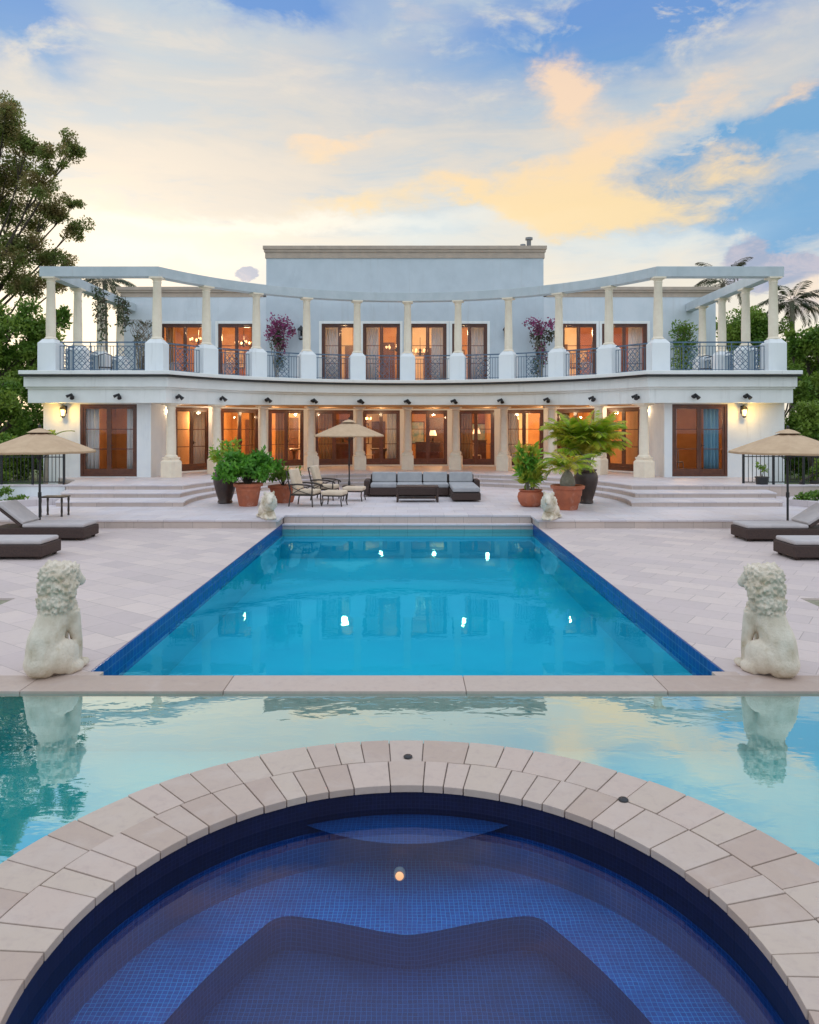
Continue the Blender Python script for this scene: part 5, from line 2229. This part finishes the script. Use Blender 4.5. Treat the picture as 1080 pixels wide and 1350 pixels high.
climber(12.85, 34.2, 4.3, 2.9, [(0, 0, 2.6, .7, .4, .5), (.05, 0, 1.9, .65, .4, .6), (.0, 0, 1.2, .6, .35, .6), (-.1, 0, .5, .5, .3, .5)], 'leaf_hedge',
        'thick green vine in the corner of the right pergola', None, .13, 1700)
climber(-12.3, 34.2, 4.3, 3.1, [(0, 0, 2.9, .8, .3, .18), (-.3, 0, 2.2, .3, .2, .4), (.3, 0, 1.9, .3, .2, .5)], 'leaf_vine', 'bare twiggy vine in the corner of the left pergola', None, .11, 420, 26, wd=.8)
o = empty('hanging_plant', (-13.1, 31.5, 8.3), 0, 'dark leafy creeper hanging from the left pergola side beam', 'climbing plant', 'climbers on the balcony')
st = MB()
pts = []
for (yy, drop) in ((-1.3, 1.2), (-.9, 2.0), (-.5, 1.6), (1.0, 1.0), (1.5, 1.3), (1.9, .9)):
    st.tube([(0, yy, .02), (.25, yy, .03), (.32, yy, -drop * .5), (.33, yy + .1, -drop)], .012, 5)
    for t in np.linspace(0, 1, 6):
        pts.append(clump_pts((.3, yy + .1 * t, -.25 - drop * t), (.15, .22, .16), 26))
st.build('stem', 'bark', o)
leaf_obj('foliage', 'leaf_vine', o, np.vstack(pts), .13, .5, .5)


# ------------------------------------------------------------------ fences and planter walls
def fence(x0, x1, y, z, h, label, bays_=3, screen=None):
    o = empty('iron_fence', (x0, y, z), 0, label, 'fence', 'black iron fences beside the wings')
    L = x1 - x0
    for k in range(bays_ + 1):
        g = MB()
        x = L * k / bays_
        g.box(x - .03, x + .03, -.03, .03, 0, h + .04)
        g.lathe([(.045, h + .04), (.045, h + .06), (.01, h + .09)], (x, 0, 0), 8)
        g.build('post', 'black', o)
    for k in range(bays_):
        g = MB()
        a, b = L * k / bays_ + .03, L * (k + 1) / bays_ - .03
        for zz in (.08, h - .12, h - .01):
            g.bar((a, 0, zz), (b, 0, zz), .03, .03)
        nb = int((b - a) / .115)
        for i in range(1, nb):
            x = a + (b - a) * i / nb
            g.bar((x, 0, .08), (x, 0, h - .01), .016, .016)
        g.build('bar_panel', 'black', o)
    return o


fence(-13.0, -11.0, 23.5, .56, 1.0, 'black iron fence on the white planter wall left of the wing steps', 2)
fence(10.75, 14.6, 23.5, .56, 1.02, 'black iron fence on the planter wall right of the wing steps', 4)


def planter_wall(x0, x1, y0, y1, z1, label, m='render'):
    o = empty('planter_wall', ((x0 + x1) / 2, (y0 + y1) / 2, 0), 0, label, 'wall')
    g = MB()
    g.box(x0, x1, y0, y1, -.2, z1 - .05)
    g.build('wall', m, o, True)
    g = MB()
    g.box(x0 - .03, x1 + .03, y0 - .03, y1 + .03, z1 - .05, z1)
    g.build('cap', 'terrace', o, True, .008)


planter_wall(-14.5, -10.9, 23.35, 23.65, .56, 'low white wall beneath the left iron fence')
planter_wall(10.72, 16, 23.35, 23.65, .56, 'low pale wall beneath the right iron fence', 'riser')


def kerb(pts, label):
    o = empty('planter_kerb', (*pts[0], TZ), 0, label, 'kerb')
    g = MB()
    for a, b in zip(pts[:-1], pts[1:]):
        g.bar((a[0] - pts[0][0], a[1] - pts[0][1], .08), (b[0] - pts[0][0], b[1] - pts[0][1], .08), .16, .2)
    g.build('stone', 'terrace', o, bevel=.01)


kerb([(-9.95, 20.9), (-11.2, 20.0), (-13.5, 19.2)], 'stone kerb in front of the left clipped hedge')
kerb([(10.75, 20.6), (11.4, 19.6), (13.5, 18.9)], 'stone kerb in front of the right clipped hedge')

# ------------------------------------------------------------------ balcony furniture and small things
def metal_chair(x, y, z, rz, label, m='bronze', group='dark balcony chairs'):
    o = empty('chair', (x, y, z), rz, label, 'chair', group)
    g = MB()
    g.box(-.24, .24, -.24, .24, .42, .46)
    g.build('seat', m, o, bevel=.01)
    for sx in (-1, 1):
        for sy in (-1, 1):
            g = MB()
            g.tube([(sx * .24, sy * .24, 0), (sx * .22, sy * .22, .42)], .02, 8)
            g.build('leg', m, o)
    g = MB()
    for sx in (-1, 1):
        g.tube([(sx * .23, .23, .44), (sx * .24, .30, .95)], .018, 8)
    g.tube([(-.24, .30, .95), (0, .32, 1.02), (.24, .30, .95)], .018, 8)
    for k in range(-3, 4):
        g.tube([(k * .06, .235, .45), (k * .06, .30, .96)], .01, 6)
    g.build('backrest', m, o, smooth=True)


metal_chair(-11.9, 28.9, 4.3, .4, 'dark chair on the left balcony wing near the pergola columns')
metal_chair(-10.9, 30.0, 4.3, -1.9, 'dark chair on the left balcony wing nearer the rooms')
metal_chair(12.0, 29.6, 4.3, -.5, 'dark chair on the right balcony wing')
metal_chair(-8.0, 33.4, 4.3, 2.6, 'pale chair before the balcony door by the left bougainvillea', 'paleblue', 'pale balcony chairs')
metal_chair(-10.4, 33.3, 4.3, 2.9, 'pale chair before the widest left balcony door', 'paleblue', 'pale balcony chairs')
metal_chair(8.0, 33.3, 4.3, 3.4, 'pale chair before the balcony door by the right bougainvillea', 'paleblue', 'pale balcony chairs')

o = empty('plant_tub', (11.15, 23.1, .3), 0, 'black tub with a leggy plant against the right fence', 'potted plant')
g = MB()
g.lathe([(.13, 0), (.15, .02), (.19, .5), (.21, .51), (.21, .54), (.17, .53)], n=18)
g.build('pot', 'hose', o, smooth=True)
st = MB()
st.tube([(0, 0, .5), (.05, 0, .7), (-.1, 0, .85)], [.012, .01, .005], 5)
st.build('stem', 'bark', o)
st = MB()
st.tube([(0, 0, .5), (-.04, 0, .7), (.12, 0, .8)], [.012, .01, .005], 5)
st.build('stem', 'bark', o)
leaf_obj('foliage', 'leaf_hedge', o, np.vstack([clump_pts((-.1, 0, .85), .1, 24), clump_pts((.12, 0, .8), .1, 24)]), .12)

o = empty('banana_plant', (-12.35, 25.0, 0), 0, 'broad leaved plant rising behind the left parasol', 'plant')
st = MB()
st.tube([(0, 0, 0), (.05, 0, 1.2), (.1, 0, 1.9)], [.09, .07, .05], 10)
st.build('stem', 'palebark', o, smooth=True)
g = MB()
for (az_, up_, L) in ((.3, 1.0, 1.0), (1.8, 1.1, .9), (2.9, .8, 1.0), (4.2, 1.0, .9), (5.4, .9, 1.0)):
    h = Vector((math.cos(az_), math.sin(az_), 0))
    sd = Vector((-h.y, h.x, 0))
    p = Vector((.1, 0, 1.85))
    rows = []
    for i in range(9):
        t = i / 8
        ang = up_ - 1.3 * t
        rows.append((p.copy(), .16 * math.sin(PI * (.06 + .9 * t)) ** .7))
        p = p + (h * math.cos(ang) + Vector((0, 0, math.sin(ang)))) * L / 8
    vs = []
    for q, w_ in rows:
        vs += [q - sd * w_ + Vector((0, 0, .03)), q, q + sd * w_ + Vector((0, 0, .03))]
    fs = []
    for i in range(8):
        fs += [(3 * i, 3 * i + 1, 3 * i + 4, 3 * i + 3), (3 * i + 1, 3 * i + 2, 3 * i + 5, 3 * i + 4)]
    g.add(vs, fs)
g.build('leaves', 'leaf_hedge', o, smooth=True)


def dining_table(x, y, z, label):
    o = empty('round_table', (x, y, z), 0, label, 'table')
    g = MB()
    g.lathe([(.62, .70), (.65, .72), (.65, .75), (.62, .76)], n=28)
    g.build('table_top', 'cabinet', o, smooth=True)
    g = MB()
    g.lathe([(.34, 0), (.32, .04), (.07, .12), (.06, .4), (.10, .62), (.2, .698)], n=16)
    g.build('pedestal_leg', 'cabinet', o, smooth=True)


FZ = FLOOR + .02
dining_table(-1.15, 35.4, FZ, 'round dark table in the hall behind the left half of the sofa')
metal_chair(-1.9, 35.3, FZ, 1.4, 'cream chair left of the round hall table behind the sofa', 'cream', 'cream chairs in the hall')
metal_chair(-.5, 35.5, FZ, -1.5, 'cream chair right of the round hall table behind the sofa', 'cream', 'cream chairs in the hall')
dining_table(-5.4, 34.9, FZ, 'round dark table in the hall behind the armchairs')
metal_chair(-4.7, 35.0, FZ, -1.2, 'cream chair at the round hall table behind the armchairs', 'cream', 'cream chairs in the hall')
metal_chair(3.2, 35.0, FZ, .3, 'cream chair in the hall above the right end of the sofa', 'cream', 'cream chairs in the hall')
metal_chair(-10.0, 28.0, .63, -2.2, 'cream chair inside the left wing door', 'cream', 'cream chairs in the wings')
metal_chair(10.2, 28.0, .63, 2.4, 'pale blue chair inside the right wing door', 'paleblue', 'chairs in the wings')
